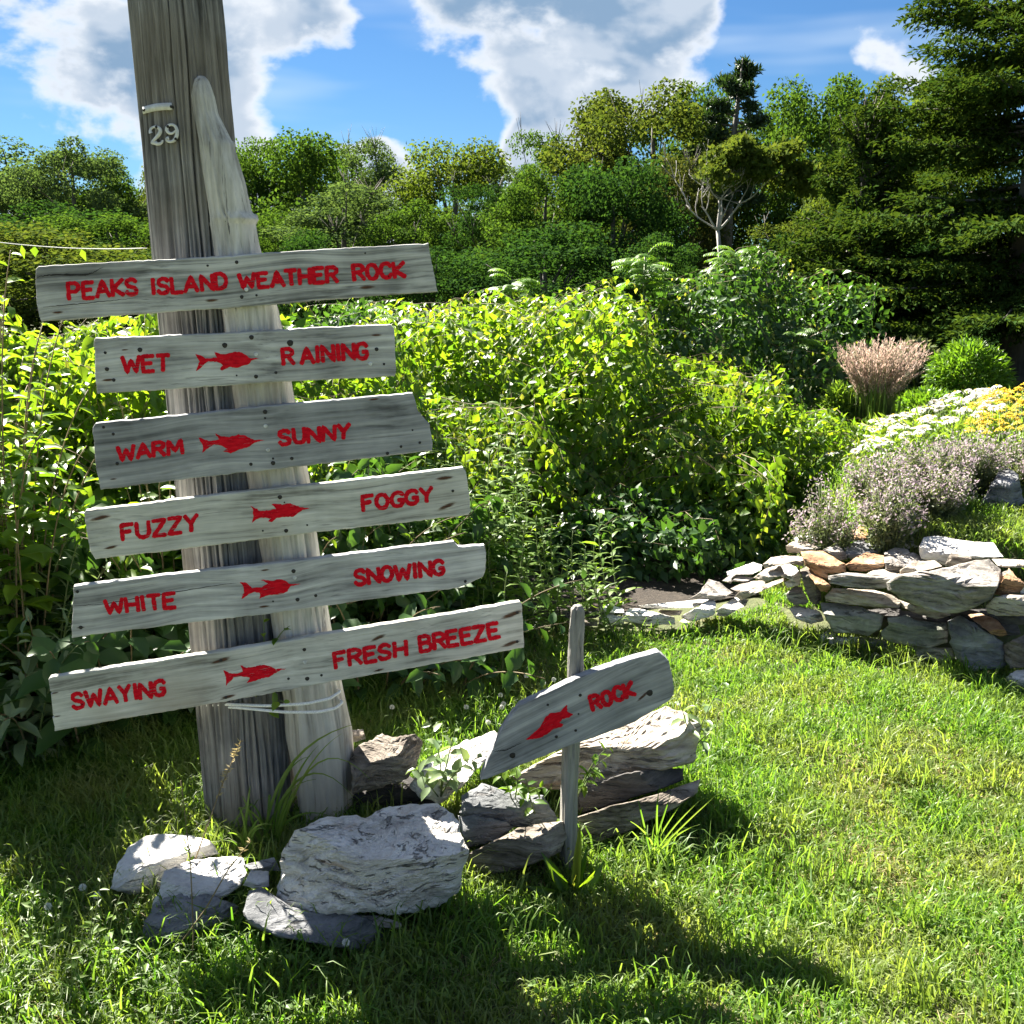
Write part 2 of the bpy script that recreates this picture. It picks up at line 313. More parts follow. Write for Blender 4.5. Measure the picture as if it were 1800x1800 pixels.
# ------------------------------------------------------------------ utility pole
rs = np.random.RandomState(5)
def axis_pts(rows, Yfun):     # rows: (v, u_left, u_right) silhouette in the photograph -> centre points and radii
    C, Rr = [], []
    for v, ul, ur in rows:
        Y = Yfun(v); c = at_Y((ul + ur) / 2, v, Y); dep = np.dot(c - CAM, [0, cp, -sp])
        C.append(c); Rr.append((ur - ul) / 2 / F * dep)
    return np.array(C), np.array(Rr)
def column(name, C, Rr, mat, parent, nth, nz, disp, front=None, sharp=None):
    """round timber: circular sections along the axis points, radius changed by disp(theta, height fraction)"""
    s = np.linspace(0, 1, nz); k = np.linspace(0, 1, len(C))
    P = np.stack([np.interp(s, k, C[:, i]) for i in range(3)], 1); r = np.interp(s, k, Rr)
    th = np.linspace(0, 2 * math.pi, nth, endpoint=False)
    TH, S = np.meshgrid(th, s); RR = r[:, None] * 1.0 + disp(TH, S, r[:, None])
    v = np.stack([P[:, 0:1] + RR * np.cos(TH), P[:, 1:2] + RR * np.sin(TH), P[:, 2:3] + 0 * RR], -1).reshape(-1, 3)
    ii, jj = np.meshgrid(np.arange(nz - 1), np.arange(nth), indexing='ij'); a = (ii * nth + jj).ravel(); b = (ii * nth + (jj + 1) % nth).ravel()
    tt = np.vstack([np.stack([a, b, b + nth], 1), np.stack([a, b + nth, a + nth], 1)])
    e = nz * nth; cap = [(e, (j + 1) % nth, j) for j in range(nth)] + [(e + 1, e - nth + j, e - nth + (j + 1) % nth) for j in range(nth)]
    mb = MB().add(np.vstack([v, P[:1], P[-1:]]), np.vstack([tt, cap]))
    return mb.obj(name, mat, parent, smooth=True, sharp=sharp)
YP = 2.70
base = at_Y(449, 1530, YP); base[2] = -.12; topc = at_Y(289, -260, YP)
fr = np.linspace(0, 1, 9)[:, None]; PC = base + (topc - base) * fr
PR = np.linspace(.127, .104, 9)
pole = thing('utility_pole', 'tall weathered grey wooden utility pole with metal number 29 behind the sign boards', 'pole', (base[0], base[1], 0))
cr = [(rs.uniform(0, 2 * math.pi), rs.uniform(.008, .024), rs.uniform(.0015, .009), rs.uniform(-.2, .7), rs.uniform(.35, 1.3), rs.uniform(-.12, .12)) for _ in range(95)]
cr += [(4.98, .016, .018, -.1, 1.3, .10), (4.80, .012, .014, .2, 1.2, -.05), (5.25, .014, .016, -.1, .8, .02), (4.35, .012, .012, -.1, .7, .04)]
def pole_disp(TH, S, r):
    d = .004 * np.sin(3 * TH + 4 * S) + .003 * np.sin(7 * TH - 6 * S + 1)
    for k in range(6):
        f = rs_f[k]; d = d + .0012 * np.sin(f[0] * TH + f[1] * S + f[2])
    for a0, wd, dp, s0, s1, dr in cr:
        dd = np.angle(np.exp(1j * (TH - a0 - dr * S - .03 * np.sin(9 * S + a0 * 5) - .018 * np.sin(31 * S + a0 * 9))))
        d = d - dp * np.exp(-(dd / wd) ** 2) * sst(s0, s0 + .12, S) * sst(s1, s1 - .15, S)
    return d
rs_f = [(rs.randint(18, 60), rs.uniform(-6, 6), rs.uniform(0, 6)) for _ in range(6)]
column('shaft', PC, PR, M_pole, pole, 420, 90, pole_disp)

# ------------------------------------------------------------------ driftwood post leaning on the pole
rows = [(1500, 532, 626), (1440, 530, 622), (1370, 524, 620), (1310, 512, 616), (1290, 508, 614), (1230, 505, 602), (1100, 484, 577), (1000, 470, 562), (850, 443, 541), (700, 416, 512), (550, 396, 486),
        (480, 386, 466), (430, 377, 453), (395, 370, 447), (385, 369, 452), (372, 366, 440), (320, 357, 430), (270, 349, 416), (255, 347, 413), (235, 344, 402), (200, 338, 384), (170, 335, 378), (152, 337, 372), (141, 341, 367), (134, 348, 360)]
C, Rr = axis_pts(rows, lambda v: 2.612 + .070 * max(0, min(1, (v - 420) / 800)))
post = thing('driftwood_post', 'pale grey driftwood post with knots standing against the right front of the pole', 'post', (C[0][0], C[0][1], 0))
C[0][2] = -.08
Rr = Rr * 1.0
cr2 = [(rs.uniform(3.3, 6.1), rs.uniform(.02, .05), rs.uniform(.002, .006), rs.uniform(-.2, .8), rs.uniform(.3, 1.3), rs.uniform(-.5, .5)) for _ in range(34)]
def post_disp(TH, S, r):
    k = r / .075
    d = .006 * np.sin(2 * TH + 5 * S) + .003 * np.sin(5 * TH - 9 * S) + .0015 * np.sin(11 * TH + 20 * S) + .001 * np.sin(23 * TH - 14 * S)
    for a0, wd, dp, s0, s1, dr in cr2:
        dd = np.angle(np.exp(1j * (TH - a0 - dr * S)))
        d = d - dp * np.exp(-(dd / wd) ** 2) * sst(s0, s0 + .1, S) * sst(s1, s1 - .1, S)
    return d * np.minimum(k, 1)
post_trunk = column('trunk', C, Rr, M_post, post, 160, 130, post_disp)
def stub(u, v, Y, du, dv, r, mat, parent, name='knot'):
    p = at_Y(u, v, Y); q = at_Y(u + du, v + dv, Y - .015)
    MB().tube([p, p + (q - p) * .5, p + (q - p) * .85, q], [r, r * .8, r * .62, r * .3], 9).obj(name, mat, parent, smooth=True).parent = post_trunk
stub(436, 386, 2.66, 16, -6, .012, M_post, post); stub(402, 262, 2.68, 9, -12, .012, M_post, post); stub(372, 400, 2.63, -4, -8, .008, M_post, post)
stub(396, 298, 2.60, 2, 4, .008, M_post, post); stub(352, 184, 2.64, 0, 2, .006, M_post, post)

# ------------------------------------------------------------------ brush-stroke lettering
FONT = dict(
    A=[[(0, 0), (.5, 1), (1, 0)], [(.2, .34), (.8, .34)]],
    B=[[(0, 0), (0, 1), (.65, 1), (.88, .88), (.88, .66), (.65, .54), (0, .54)], [(.5, .54), (.8, .5), (1, .36), (1, .16), (.8, 0), (0, 0)]],
    C=[[(1, .78), (.8, .97), (.5, 1), (.2, .92), (0, .65), (0, .35), (.2, .08), (.5, 0), (.8, .03), (1, .22)]],
    D=[[(0, 0), (0, 1), (.5, 1), (.85, .88), (1, .62), (1, .38), (.85, .12), (.5, 0), (0, 0)]],
    E=[[(1, 1), (0, 1), (0, 0), (1, 0)], [(0, .52), (.8, .54)]], F=[[(1, 1), (0, 1), (0, 0)], [(0, .52), (.75, .55)]],
    G=[[(1, .8), (.8, .97), (.5, 1), (.2, .92), (0, .65), (0, .35), (.2, .08), (.5, 0), (.8, .03), (1, .2), (1, .44), (.62, .44)]],
    H=[[(0, 0), (0, 1)], [(1, 0), (1, 1)], [(0, .5), (1, .5)]], I=[[(.5, 0), (.5, 1)]],
    K=[[(0, 0), (0, 1)], [(1, 1), (.08, .45), (1, 0)]], L=[[(0, 1), (0, 0), (1, 0)]],
    M=[[(0, 0), (.06, 1), (.5, .25), (.94, 1), (1, 0)]], N=[[(0, 0), (0, 1), (1, 0), (1, 1)]],
    O=[[(.5, 1), (.2, .92), (0, .65), (0, .35), (.2, .08), (.5, 0), (.8, .08), (1, .35), (1, .65), (.8, .92), (.5, 1)]],
    P=[[(0, 0), (0, 1), (.65, 1), (.95, .85), (.95, .6), (.65, .45), (.1, .45)]],
    R=[[(0, 0), (0, 1), (.65, 1), (.95, .86), (.95, .66), (.65, .52), (.1, .52)], [(.5, .5), (1, 0)]],
    S=[[(.95, .82), (.75, .97), (.45, 1), (.12, .9), (.05, .7), (.25, .55), (.75, .44), (.97, .28), (.88, .08), (.55, 0), (.2, .03), (0, .2)]],
    T=[[(0, 1), (1, 1)], [(.5, 1), (.5, 0)]], U=[[(0, 1), (0, .28), (.2, .04), (.5, 0), (.8, .04), (1, .28), (1, 1)]],
    W=[[(0, 1), (.22, 0), (.5, .75), (.78, 0), (1, 1)]], Y=[[(0, 1), (.5, .48), (1, 1)], [(.5, .48), (.5, 0)]], Z=[[(0, 1), (1, 1), (0, 0), (1, 0)]])
ADV = dict(I=.22, W=1.3, M=1.15, N=.95, E=.82, F=.8, L=.8, A=1.05)
def stroke(mb, pts, wd, to3, lift, rnd, corner=True):
    """one brush stroke given in photograph pixels; to3 puts a pixel and a lift on the board"""
    P = [np.array(p, float) for p in pts]; out = []
    for a, b in zip(P[:-1], P[1:]):
        n = max(2, int(np.linalg.norm(b - a) / 1.8)); out += [a + (b - a) * i / n for i in range(n)]
    out.append(P[-1]); Q = np.array(out)
    T = np.gradient(Q, axis=0); T /= (np.linalg.norm(T, axis=1)[:, None] + 1e-9); N = np.stack([-T[:, 1], T[:, 0]], 1)
    Q = np.vstack([Q[0] - T[0] * wd * .32, Q, Q[-1] + T[-1] * wd * .32]); N = np.vstack([N[0], N, N[-1]])
    k = len(Q); W = wd / 2 * (1 + .05 * np.sin(np.arange(k) * .55 + rnd.uniform(0, 6)))
    Wl = W * (1 + rnd.uniform(-.13, .13, k)); Wr = W * (1 + rnd.uniform(-.13, .13, k)); Wl[0] *= .62; Wr[0] *= .62; Wl[-1] *= .62; Wr[-1] *= .62
    Lp = Q + N * Wl[:, None]; Rp = Q - N * Wr[:, None]; v = []
    for i in range(k):
        h = lift + .00010 * i / k
        v += [to3(*Lp[i], h), to3(*Rp[i], h)]
    t = []
    for i in range(k - 1): t += [(2 * i, 2 * i + 1, 2 * i + 3), (2 * i, 2 * i + 3, 2 * i + 2)]
    mb.add(v, t)
def word(text, quad, to3, rnd, wd=7.0, gaps=()):
    TL, TR, BL, BR = [np.array(q, float) for q in quad]; mb = MB()
    hs = np.linalg.norm(TL - BL); adv = [ADV.get(c, .88) for c in text]; sp_ = .30
    pos = []; x = 0
    for i, a_ in enumerate(adv):
        pos.append(x); x += a_ + sp_ + (.35 if i in gaps else 0)
    tot = x - sp_; ww = np.linalg.norm(TR - TL); wd = wd * 1.0; ix = wd / 2 / ww; iy = wd / 2 / hs; lift = .0006
    for c, p, a_ in zip(text, pos, adv):
        jx, jy, sk = rnd.uniform(-.006, .006), rnd.uniform(-.03, .03), rnd.uniform(-.05, .05)
        for st in FONT[c]:
            pts = []
            for (a, b) in st:
                U = (p + a * a_) / tot; U = ix + U * (1 - 2 * ix) + jx + sk * (b - .5) * .12; Vv = iy + (b + jy) * (1 - 2 * iy)
                pts.append((BL + (BR - BL) * U) * (1 - Vv) + (TL + (TR - TL) * U) * Vv)
            stroke(mb, pts, wd, to3, lift, rnd); lift += .00012
    return mb

# ------------------------------------------------------------------ sign boards
YAW = R(12.5)
def resample(P, step):
    out = []
    for a, b in zip(P, np.roll(P, -1, axis=0)):
        n = max(1, int(round(np.linalg.norm(b - a) / step))); out += [a + (b - a) * i / n for i in range(n)]
    return np.array(out)
def sign(name, label, outline, tilt_pts, mat, words, fish, nails, screws, rust, Y0=2.535, yaw=YAW, u0=430, thick=.022, cracks=(), seed=1, vm=None, wd=7.6, big=()):
    rnd = np.random.RandomState(seed)
    vm = vm or np.mean([p[1] for p in outline]); n = np.array([math.sin(yaw), -math.cos(yaw), 0]); p0 = at_Y(u0, vm, Y0)
    w3 = lambda u, v: on_plane(u, v, p0, n)
    a, b = w3(*tilt_pts[0]), w3(*tilt_pts[1]); ex = unit(b - a); ey = -n; ez = np.cross(ex, ey)
    o3 = np.mean([w3(*p) for p in outline], axis=0)
    M = Matrix(((ex[0], ey[0], ez[0], o3[0]), (ex[1], ey[1], ez[1], o3[1]), (ex[2], ey[2], ez[2], o3[2]), (0, 0, 0, 1)))
    loc = lambda p: np.array([np.dot(p - o3, ex), np.dot(p - o3, ey), np.dot(p - o3, ez)])
    to3 = lambda u, v, h=0.0: loc(w3(u, v)) + np.array([0, -h, 0])
    root = thing(name, label, 'sign', mat=M, group=None)
    P = np.array([to3(*p)[[0, 2]] for p in outline]); P = resample(P, .012)
    c = P.mean(0); k = len(P); P = P + rnd.normal(0, .0006, P.shape) + np.array([[0, .0009 * math.sin(i * .13 + seed) + .0004 * math.sin(i * .47)] for i in range(k)])
    T = np.roll(P, -1, 0) - np.roll(P, 1, 0); T /= np.linalg.norm(T, axis=1)[:, None]; area = np.sum(P[:, 0] * np.roll(P[:, 1], -1) - P[:, 1] * np.roll(P[:, 0], -1))
    Nn = np.stack([-T[:, 1], T[:, 0]], 1) * (1 if area > 0 else -1)
    rings = [(P + Nn * .0035, 0.0), (P + Nn * .001, .0012), (P, .004), (P, thick - .003), (P + Nn * .003, thick)]
    v = []; [v.extend([(q[0], y, q[1]) for q in Q]) for Q, y in rings]
    me = bpy.data.meshes.new('board'); f = [tuple(range(k))[::(1 if area > 0 else -1)]]
    for r in range(len(rings) - 1):
        for i in range(k):
            A, B = r * k + i, r * k + (i + 1) % k
            f.append((A, A + k, B + k, B) if area > 0 else (A, B, B + k, A + k))
    e = (len(rings) - 1) * k; f.append(tuple(range(e, e + k))[::(-1 if area > 0 else 1)])
    me.from_pydata(v, [], f); me.update(); me.materials.append(mat)
    board = link_mesh('board', me, root)
    for text, quad, *g in words:
        link_mesh('painted_word', word(text, quad, to3, rnd, wd, *g).mesh('painted_word', M_red), root)['label'] = 'red hand painted word ' + text
    if fish is not None:
        Q = resample(np.array(fish, float), 3.0); Q = Q + rnd.normal(0, .45, Q.shape)
        me = bpy.data.meshes.new('fish_emblem'); vv = [to3(u, v_, .0007) for u, v_ in Q]; me.from_pydata(vv, [], [tuple(range(len(vv)))]); me.update(); me.materials.append(M_red)
        link_mesh('fish_emblem', me, root)
    def disc(nm, u, v_, r, mt, h, ring=False, par=None):
        mb = MB(); c3 = to3(u, v_, 0); kk = 10; th = np.linspace(0, 2 * math.pi, kk, endpoint=False) + rnd.uniform(0, 1)
        prof = [(1.0, 0.0), (.85, h), (.45, h * 1.3), (.3, h * .3 if ring else h * 1.4)]
        vv = []; [vv.extend([(c3[0] + r * q * math.cos(x) * (1 + .1 * math.sin(3 * x)), c3[1] - hh - .0003, c3[2] + r * q * math.sin(x)) for x in th]) for q, hh in prof]
        vv.append((c3[0], c3[1] - prof[-1][1] - .0003, c3[2])); t = []
        for rr in range(3):
            for i in range(kk):
                A, B = rr * kk + i, rr * kk + (i + 1) % kk; t += [(A, B, B + kk), (A, B + kk, A + kk)]
        t += [(3 * kk + i, 3 * kk + (i + 1) % kk, 4 * kk) for i in range(kk)]
        link_mesh(nm, mb.add(vv, t).mesh(nm, mt, True), par or root)
    for q in nails: disc('nail', q[0], q[1], (q[2] if len(q) > 2 else 3.2) / F * 2.6, M_nail, .0010)
    for q in screws: disc('screw', q[0], q[1], 3.6 / F * 2.6, M_steel, .0015, True)
    for q in big: disc('bolt_hole', q[0], q[1], q[2] / F * 2.6, M_nail, .0008, par=board)
    for (u, v_, hl, *ang) in rust:
        c3 = to3(u, v_, .00035); L = hl / F * 2.6; a_ = ang[0] if ang else 0.0; kk = 20; vv = [c3]; am = [1.0]
        for q, al in ((.35, .85), (1.0, 0.0)):
            for i in range(kk):
                x = 2 * math.pi * i / kk; px, pz = L * q * math.cos(x), L * .22 * q * math.sin(x)
                vv.append((c3[0] + px * math.cos(a_) - pz * math.sin(a_), c3[1], c3[2] + px * math.sin(a_) + pz * math.cos(a_))); am.append(al)
        t = [(0, 1 + i, 1 + (i + 1) % kk) for i in range(kk)]
        for i in range(kk):
            A, B = 1 + i, 1 + (i + 1) % kk; t += [(A, A + kk, B + kk), (A, B + kk, B)]
        link_mesh('rust_stain', MB().add(vv, t, am).mesh('rust_stain', M_rust), board)
    for pts, wpx in cracks:
        Q = np.array(pts, float); ss = np.linspace(0, len(Q) - 1, 40); Q = np.stack([np.interp(ss, range(len(Q)), Q[:, i]) for i in (0, 1)], 1); Q[:, 1] += rnd.normal(0, .35, 40)
        ww = wpx / 2 * np.sin(np.linspace(.35, math.pi, 40)) * (1 + rnd.uniform(-.3, .3, 40)); vv = []
        for q, w_ in zip(Q, ww): vv += [to3(q[0], q[1] - w_, .0004), to3(q[0], q[1] + w_, .0004)]
        t = []; [t.extend([(2 * i, 2 * i + 1, 2 * i + 3), (2 * i, 2 * i + 3, 2 * i + 2)]) for i in range(39)]
        link_mesh('crack', MB().add(vv, t).mesh('crack', M_crack), board)
    return root
Z1 = lambda L: [(x / 3.6, 400 + y / 3.6) for x, y in L]
Z3 = lambda L: [(60 + x / 3.6, 800 + y / 3.6) for x, y in L]
Z6 = lambda L: [(600 + x * .3889, 1040 + y * .3889) for x, y in L]
sign('title_sign', 'long grey top board painted PEAKS ISLAND WEATHER ROCK in red, nailed across the pole', [(62, 473), (68, 468), (400, 449), (753, 427), (769, 513), (420, 540), (72, 566), (66, 545), (62, 495)], ((60, 470), (753, 427)), M_board_g,
     [('PEAKS', ((115, 495), (243, 486), (119, 530), (246, 520))), ('ISLAND', ((262, 488), (400, 477), (265, 521), (403, 510))), ('WEATHER', ((415, 480), (594, 465), (419, 511), (597, 499))), ('ROCK', ((616, 464), (713, 457), (620, 497), (716, 489)))],
     None, [(416, 461, 3), (365, 467, 2), (425, 522, 3.2), (451, 519, 2), (642, 445, 1.6)], [(433, 509)], [(372, 528, 17), (645, 505, 20), (102, 549, 14)], seed=1,
     cracks=[([(64, 487), (92, 483), (150, 483), (162, 480), (184, 468)], 3.2), ([(76, 540), (130, 535), (200, 528), (240, 524)], 1.4)])
sign('forecast_sign', 'short grey board painted WET, fish, RAINING, second from the top', [(165, 599), (169, 595), (430, 583), (687, 570), (693, 576), (697, 655), (694, 661), (430, 676), (171, 692), (168, 670)], ((165, 596), (690, 570)), M_board,
     [('WET', ((210, 625), (300, 620), (214, 659), (300, 654))), ('RAINING', ((492, 611), (648, 599), (495, 645), (650, 633)), (0,))],
     Z1([(1235, 800), (1280, 812), (1300, 828), (1372, 822), (1352, 782), (1395, 800), (1430, 800), (1490, 785), (1530, 790), (1580, 825), (1640, 828), (1590, 842), (1575, 865), (1500, 885), (1450, 885), (1405, 905), (1390, 895), (1410, 870), (1370, 848), (1310, 848), (1270, 890), (1240, 908), (1262, 850)]),
     [(442, 593, 4), (395, 607, 4.5), (246, 615, 4), (185, 620, 2.5), (188, 649, 3.5), (200, 668, 3), (450, 662, 3.5), (485, 655, 2.5), (510, 603, 5.5), (662, 614, 3.5), (675, 640, 2.2), (416, 660, 1.6)], [(450, 623), (651, 640)], [(662, 589, 14), (190, 668, 16), (219, 615, 8)], seed=2)
sign('forecast_sign', 'wide blue-grey board with broken right end painted WARM, fish, SUNNY', [(162, 752), (167, 744), (450, 716), (725, 690), (729, 700), (732, 710), (735, 722), (743, 732), (755, 746), (758, 760), (761, 780), (760, 793), (450, 829), (177, 861), (168, 820)], ((165, 745), (725, 690)), M_board_d,
     [('WARM', ((202, 783), (323, 769), (205, 814), (325, 799))), ('SUNNY', ((486, 754), (617, 742), (490, 786), (616, 773)))],
     Z1([(1258, 1330), (1300, 1342), (1330, 1352), (1390, 1340), (1365, 1305), (1400, 1318), (1450, 1328), (1510, 1308), (1560, 1320), (1610, 1345), (1672, 1345), (1610, 1362), (1580, 1385), (1500, 1412), (1460, 1428), (1410, 1415), (1440, 1400), (1390, 1375), (1345, 1378), (1310, 1400), (1280, 1430), (1285, 1380)]),
     [(466, 724, 4), (466, 735, 2), (182, 751, 2.5), (199, 763, 2.6), (206, 815, 3), (480, 814, 4), (480, 806, 2), (441, 816, 3), (513, 806, 3.2), (725, 756, 1.8), (738, 778, 2.5), (705, 785, 2.6), (681, 797, 3.2)], [(467, 749), (471, 791)], [(199, 842, 10), (657, 702, 14)], seed=3)
sign('forecast_sign', 'pale board painted FUZZY, fish, FOGGY with dark rust streaks near both ends', [(147, 902), (151, 897), (450, 862), (814, 822), (820, 830), (828, 899), (824, 905), (480, 946), (168, 984), (158, 970)], ((150, 897), (815, 822)), M_board_w,
     [('FUZZY', ((209, 920), (349, 901), (212, 953), (350, 936))), ('FOGGY', ((633, 870), (763, 853), (636, 902), (764, 883)))],
     Z3([(1368, 318), (1410, 342), (1425, 355), (1490, 350), (1530, 340), (1502, 308), (1560, 312), (1610, 302), (1650, 318), (1700, 330), (1750, 335), (1700, 348), (1640, 390), (1540, 395), (1500, 425), (1478, 415), (1500, 398), (1440, 395), (1410, 405), (1375, 432), (1388, 390), (1385, 350)]),
     [(492, 874, 4), (503, 933, 3.8), (796, 863, 2.8), (500, 883, 1.5), (540, 923, 1.8), (462, 933, 1.8)], [], [(177, 910, 26, .12), (195, 962, 18, .1), (782, 840, 26, .02), (785, 890, 28, .3)], seed=4)
sign('forecast_sign', 'grey board with chipped right corner painted WHITE, fish, SNOWING', [(129, 1030), (480, 990), (798, 952), (802, 957), (806, 961), (815, 961), (851, 957), (855, 972), (854, 1000), (850, 1014), (819, 1028), (805, 1034), (450, 1082), (125, 1121), (127, 1075)], ((130, 1030), (800, 953)), M_board,
     [('WHITE', ((180, 1053), (309, 1038), (184, 1083), (312, 1071))), ('SNOWING', ((618, 1000), (782, 981), (621, 1033), (784, 1012)))],
     Z3([(1302, 803), (1345, 808), (1380, 840), (1440, 835), (1480, 812), (1435, 788), (1500, 795), (1555, 782), (1590, 795), (1620, 815), (1685, 815), (1620, 830), (1605, 860), (1560, 880), (1480, 885), (1425, 908), (1432, 872), (1390, 865), (1360, 880), (1310, 912), (1330, 860), (1325, 830)]),
     [(516, 1004, 4), (523, 1054, 3.8), (555, 1047, 3), (136, 1040, 3), (142, 1103, 3.5), (818, 1022, 3), (480, 1057, 1.8)], [(518, 1016)], [(466, 1002, 12), (465, 1066, 14), (142, 1103, 10)], seed=5,
     cracks=[([(131, 1065), (180, 1062), (250, 1050), (330, 1037), (400, 1026), (425, 1024)], 1.3)])
sign('forecast_sign', 'long pale greenish board painted SWAYING, fish, FRESH BREEZE, lowest on the pole', [(85, 1195), (87, 1191), (500, 1127), (914, 1058), (918, 1062), (922, 1139), (500, 1215), (96, 1286), (92, 1262), (97, 1259), (92, 1256), (89, 1220), (94, 1217), (88, 1215)], ((86, 1192), (915, 1058)), M_board_w,
     [('SWAYING', ((120, 1217), (292, 1191), (126, 1250), (294, 1224))), ('FRESH', ((583, 1145), (716, 1123), (588, 1178), (718, 1154))), ('BREEZE', ((732, 1117), (877, 1091), (736, 1150), (882, 1123)))],
     Z3([(1195, 1360), (1235, 1378), (1275, 1382), (1320, 1370), (1305, 1330), (1345, 1345), (1390, 1338), (1450, 1325), (1490, 1335), (1530, 1355), (1595, 1348), (1540, 1370), (1490, 1402), (1440, 1412), (1410, 1425), (1345, 1442), (1365, 1408), (1310, 1398), (1265, 1405), (1213, 1462), (1215, 1405)]),
     [(535, 1142, 3.5), (540, 1193, 4.2), (507, 1193, 2.6), (565, 1187, 2.6), (397, 1226, 3), (388, 1161, 3), (909, 1128, 3), (909, 1077, 3), (666, 1178, 2.5)], [(536, 1164)], [(388, 1161, 26, .15), (400, 1225, 22, .12), (665, 1121, 24, .3), (666, 1178, 16, .1), (900, 1080, 34, .22), (898, 1131, 28, .16), (97, 1218, 10), (101, 1259, 10)], seed=6)
sign('arrow_sign', 'small pointed grey board painted ROCK with red fish, tilted on the thin stake', [(844, 1372), (856, 1340), (868, 1312), (888, 1273), (915, 1240), (935, 1229), (958, 1219), (1028, 1186), (1090, 1165), (1158, 1146), (1168, 1154), (1176, 1164), (1183, 1190), (1186, 1211), (1184, 1222), (1179, 1231), (1117, 1269), (1050, 1295), (989, 1316), (920, 1345), (857, 1370)], ((900, 1330), (1150, 1210)), M_board_d,
     [('ROCK', ((1032, 1223), (1112, 1194), (1040, 1254), (1121, 1223)))],
     Z6([(835, 668), (900, 610), (920, 570), (945, 548), (985, 545), (1020, 510), (1022, 545), (1048, 552), (1035, 568), (1000, 575), (985, 592), (1003, 600), (995, 612), (960, 620), (930, 645), (895, 660), (850, 668)]),
     [(1020, 1222, 3), (963, 1239, 2.4), (1012, 1284, 2.6), (978, 1295, 3), (1017, 1255, 1.8)], [], [(1130, 1224, 20, .3)], Y0=2.40, u0=1005, yaw=R(6), thick=.03, seed=7, wd=8.0, big=[(901, 1328, 5.5), (1142, 1218, 6)],
     cracks=[([(868, 1321), (890, 1318), (925, 1302)], 1.8)])

# ------------------------------------------------------------------ stake, cord, number plate
C, Rr = axis_pts([(1510, 984, 1014), (1400, 986, 1014), (1300, 988, 1018), (1200, 996, 1024), (1130, 1000, 1025), (1090, 1003, 1027), (1070, 1005, 1027), (1064, 1009, 1023)], lambda v: 2.452)
C[0][2] = -.06
stake = thing('stake', 'thin weathered wooden stake driven into the grass, holding the ROCK board', 'stake', (C[0][0], C[0][1], 0))
column('shaft', C, Rr, M_stake, stake, 40, 60, lambda TH, S, r: r * (.10 * np.sin(3 * TH + 5 * S) + .06 * np.sin(8 * TH - 11 * S) + .05 * np.sin(13 * TH + 30 * S)) - .003 * np.exp(-(np.angle(np.exp(1j * (TH - 4.9 - .6 * S))) / .1) ** 2))
cord = thing('rope', 'white cord looped twice round the pole and driftwood post under the lowest board', 'rope', (base[0], base[1], 0))
for k, (lift, px) in enumerate((([0, 0, 0, 0, 0, 0], [(365, 1240, 2.60), (400, 1238, 2.572), (470, 1241, 2.548), (540, 1237, 2.536), (580, 1228, 2.55), (598, 1216, 2.60), (592, 1212, 2.68), (520, 1212, 2.80), (430, 1222, 2.83), (370, 1236, 2.74)]),
                                ([0], [(365, 1241, 2.605), (420, 1244, 2.565), (500, 1252, 2.538), (560, 1252, 2.53), (590, 1245, 2.555), (602, 1235, 2.60), (596, 1230, 2.68), (520, 1228, 2.80), (430, 1232, 2.83), (372, 1240, 2.73)]))):
    P = np.array([at_Y(*q) for q in px]); ss = np.linspace(0, len(P), 90)
    P = np.vstack([P, P[:1]]); from_ = np.stack([np.interp(ss, range(len(P)), P[:, i]) for i in range(3)], 1)
    for _ in range(3): from_[1:-1] = (from_[:-2] + 2 * from_[1:-1] + from_[2:]) / 4
    MB().tube(from_, .0042, 7).obj('loop', M_rope, cord, smooth=True)
def pole_point(u, v, h=0.0):
    d = ray(u, v); k = np.dot(base - CAM, [0, 0, 1]); ax = unit(topc - base)
    Y = YP
    for _ in range(8):
        p = CAM + d * (Y / d[1]); f_ = (p[2] - base[2]) / (topc[2] - base[2]); c = base + (topc - base) * f_; r = .127 + (.104 - .127) * f_ + h + .003
        dx = np.clip((p[0] - c[0]) / r, -.97, .97); Y = c[1] - r * math.sqrt(1 - dx * dx)
    return CAM + d * (Y / d[1])
v = []; t = []; k = 14
for i in range(k):
    s = i / (k - 1); u = 250 + 52 * s; vt = 188 - 7.5 * s - 2.5 * math.sin(math.pi * s)
    v += [pole_point(u, vt, .004), pole_point(u + 1, vt + 13, .004), pole_point(u, vt, -.004), pole_point(u + 1, vt + 13, -.004)]
for i in range(k - 1):
    A = 4 * i; B = A + 4
    t += [(A, A + 1, B + 1), (A, B + 1, B), (A, B, B + 2), (A, B + 2, A + 2), (A + 1, A + 3, B + 3), (A + 1, B + 3, B + 1)]
t += [(0, 2, 3), (0, 3, 1), (4 * k - 4, 4 * k - 3, 4 * k - 1), (4 * k - 4, 4 * k - 1, 4 * k - 2)]
def sub_part(o, par):
    o.parent = par; return o
plate = MB().add(v, t).obj('metal_tag', M_tin, pole)
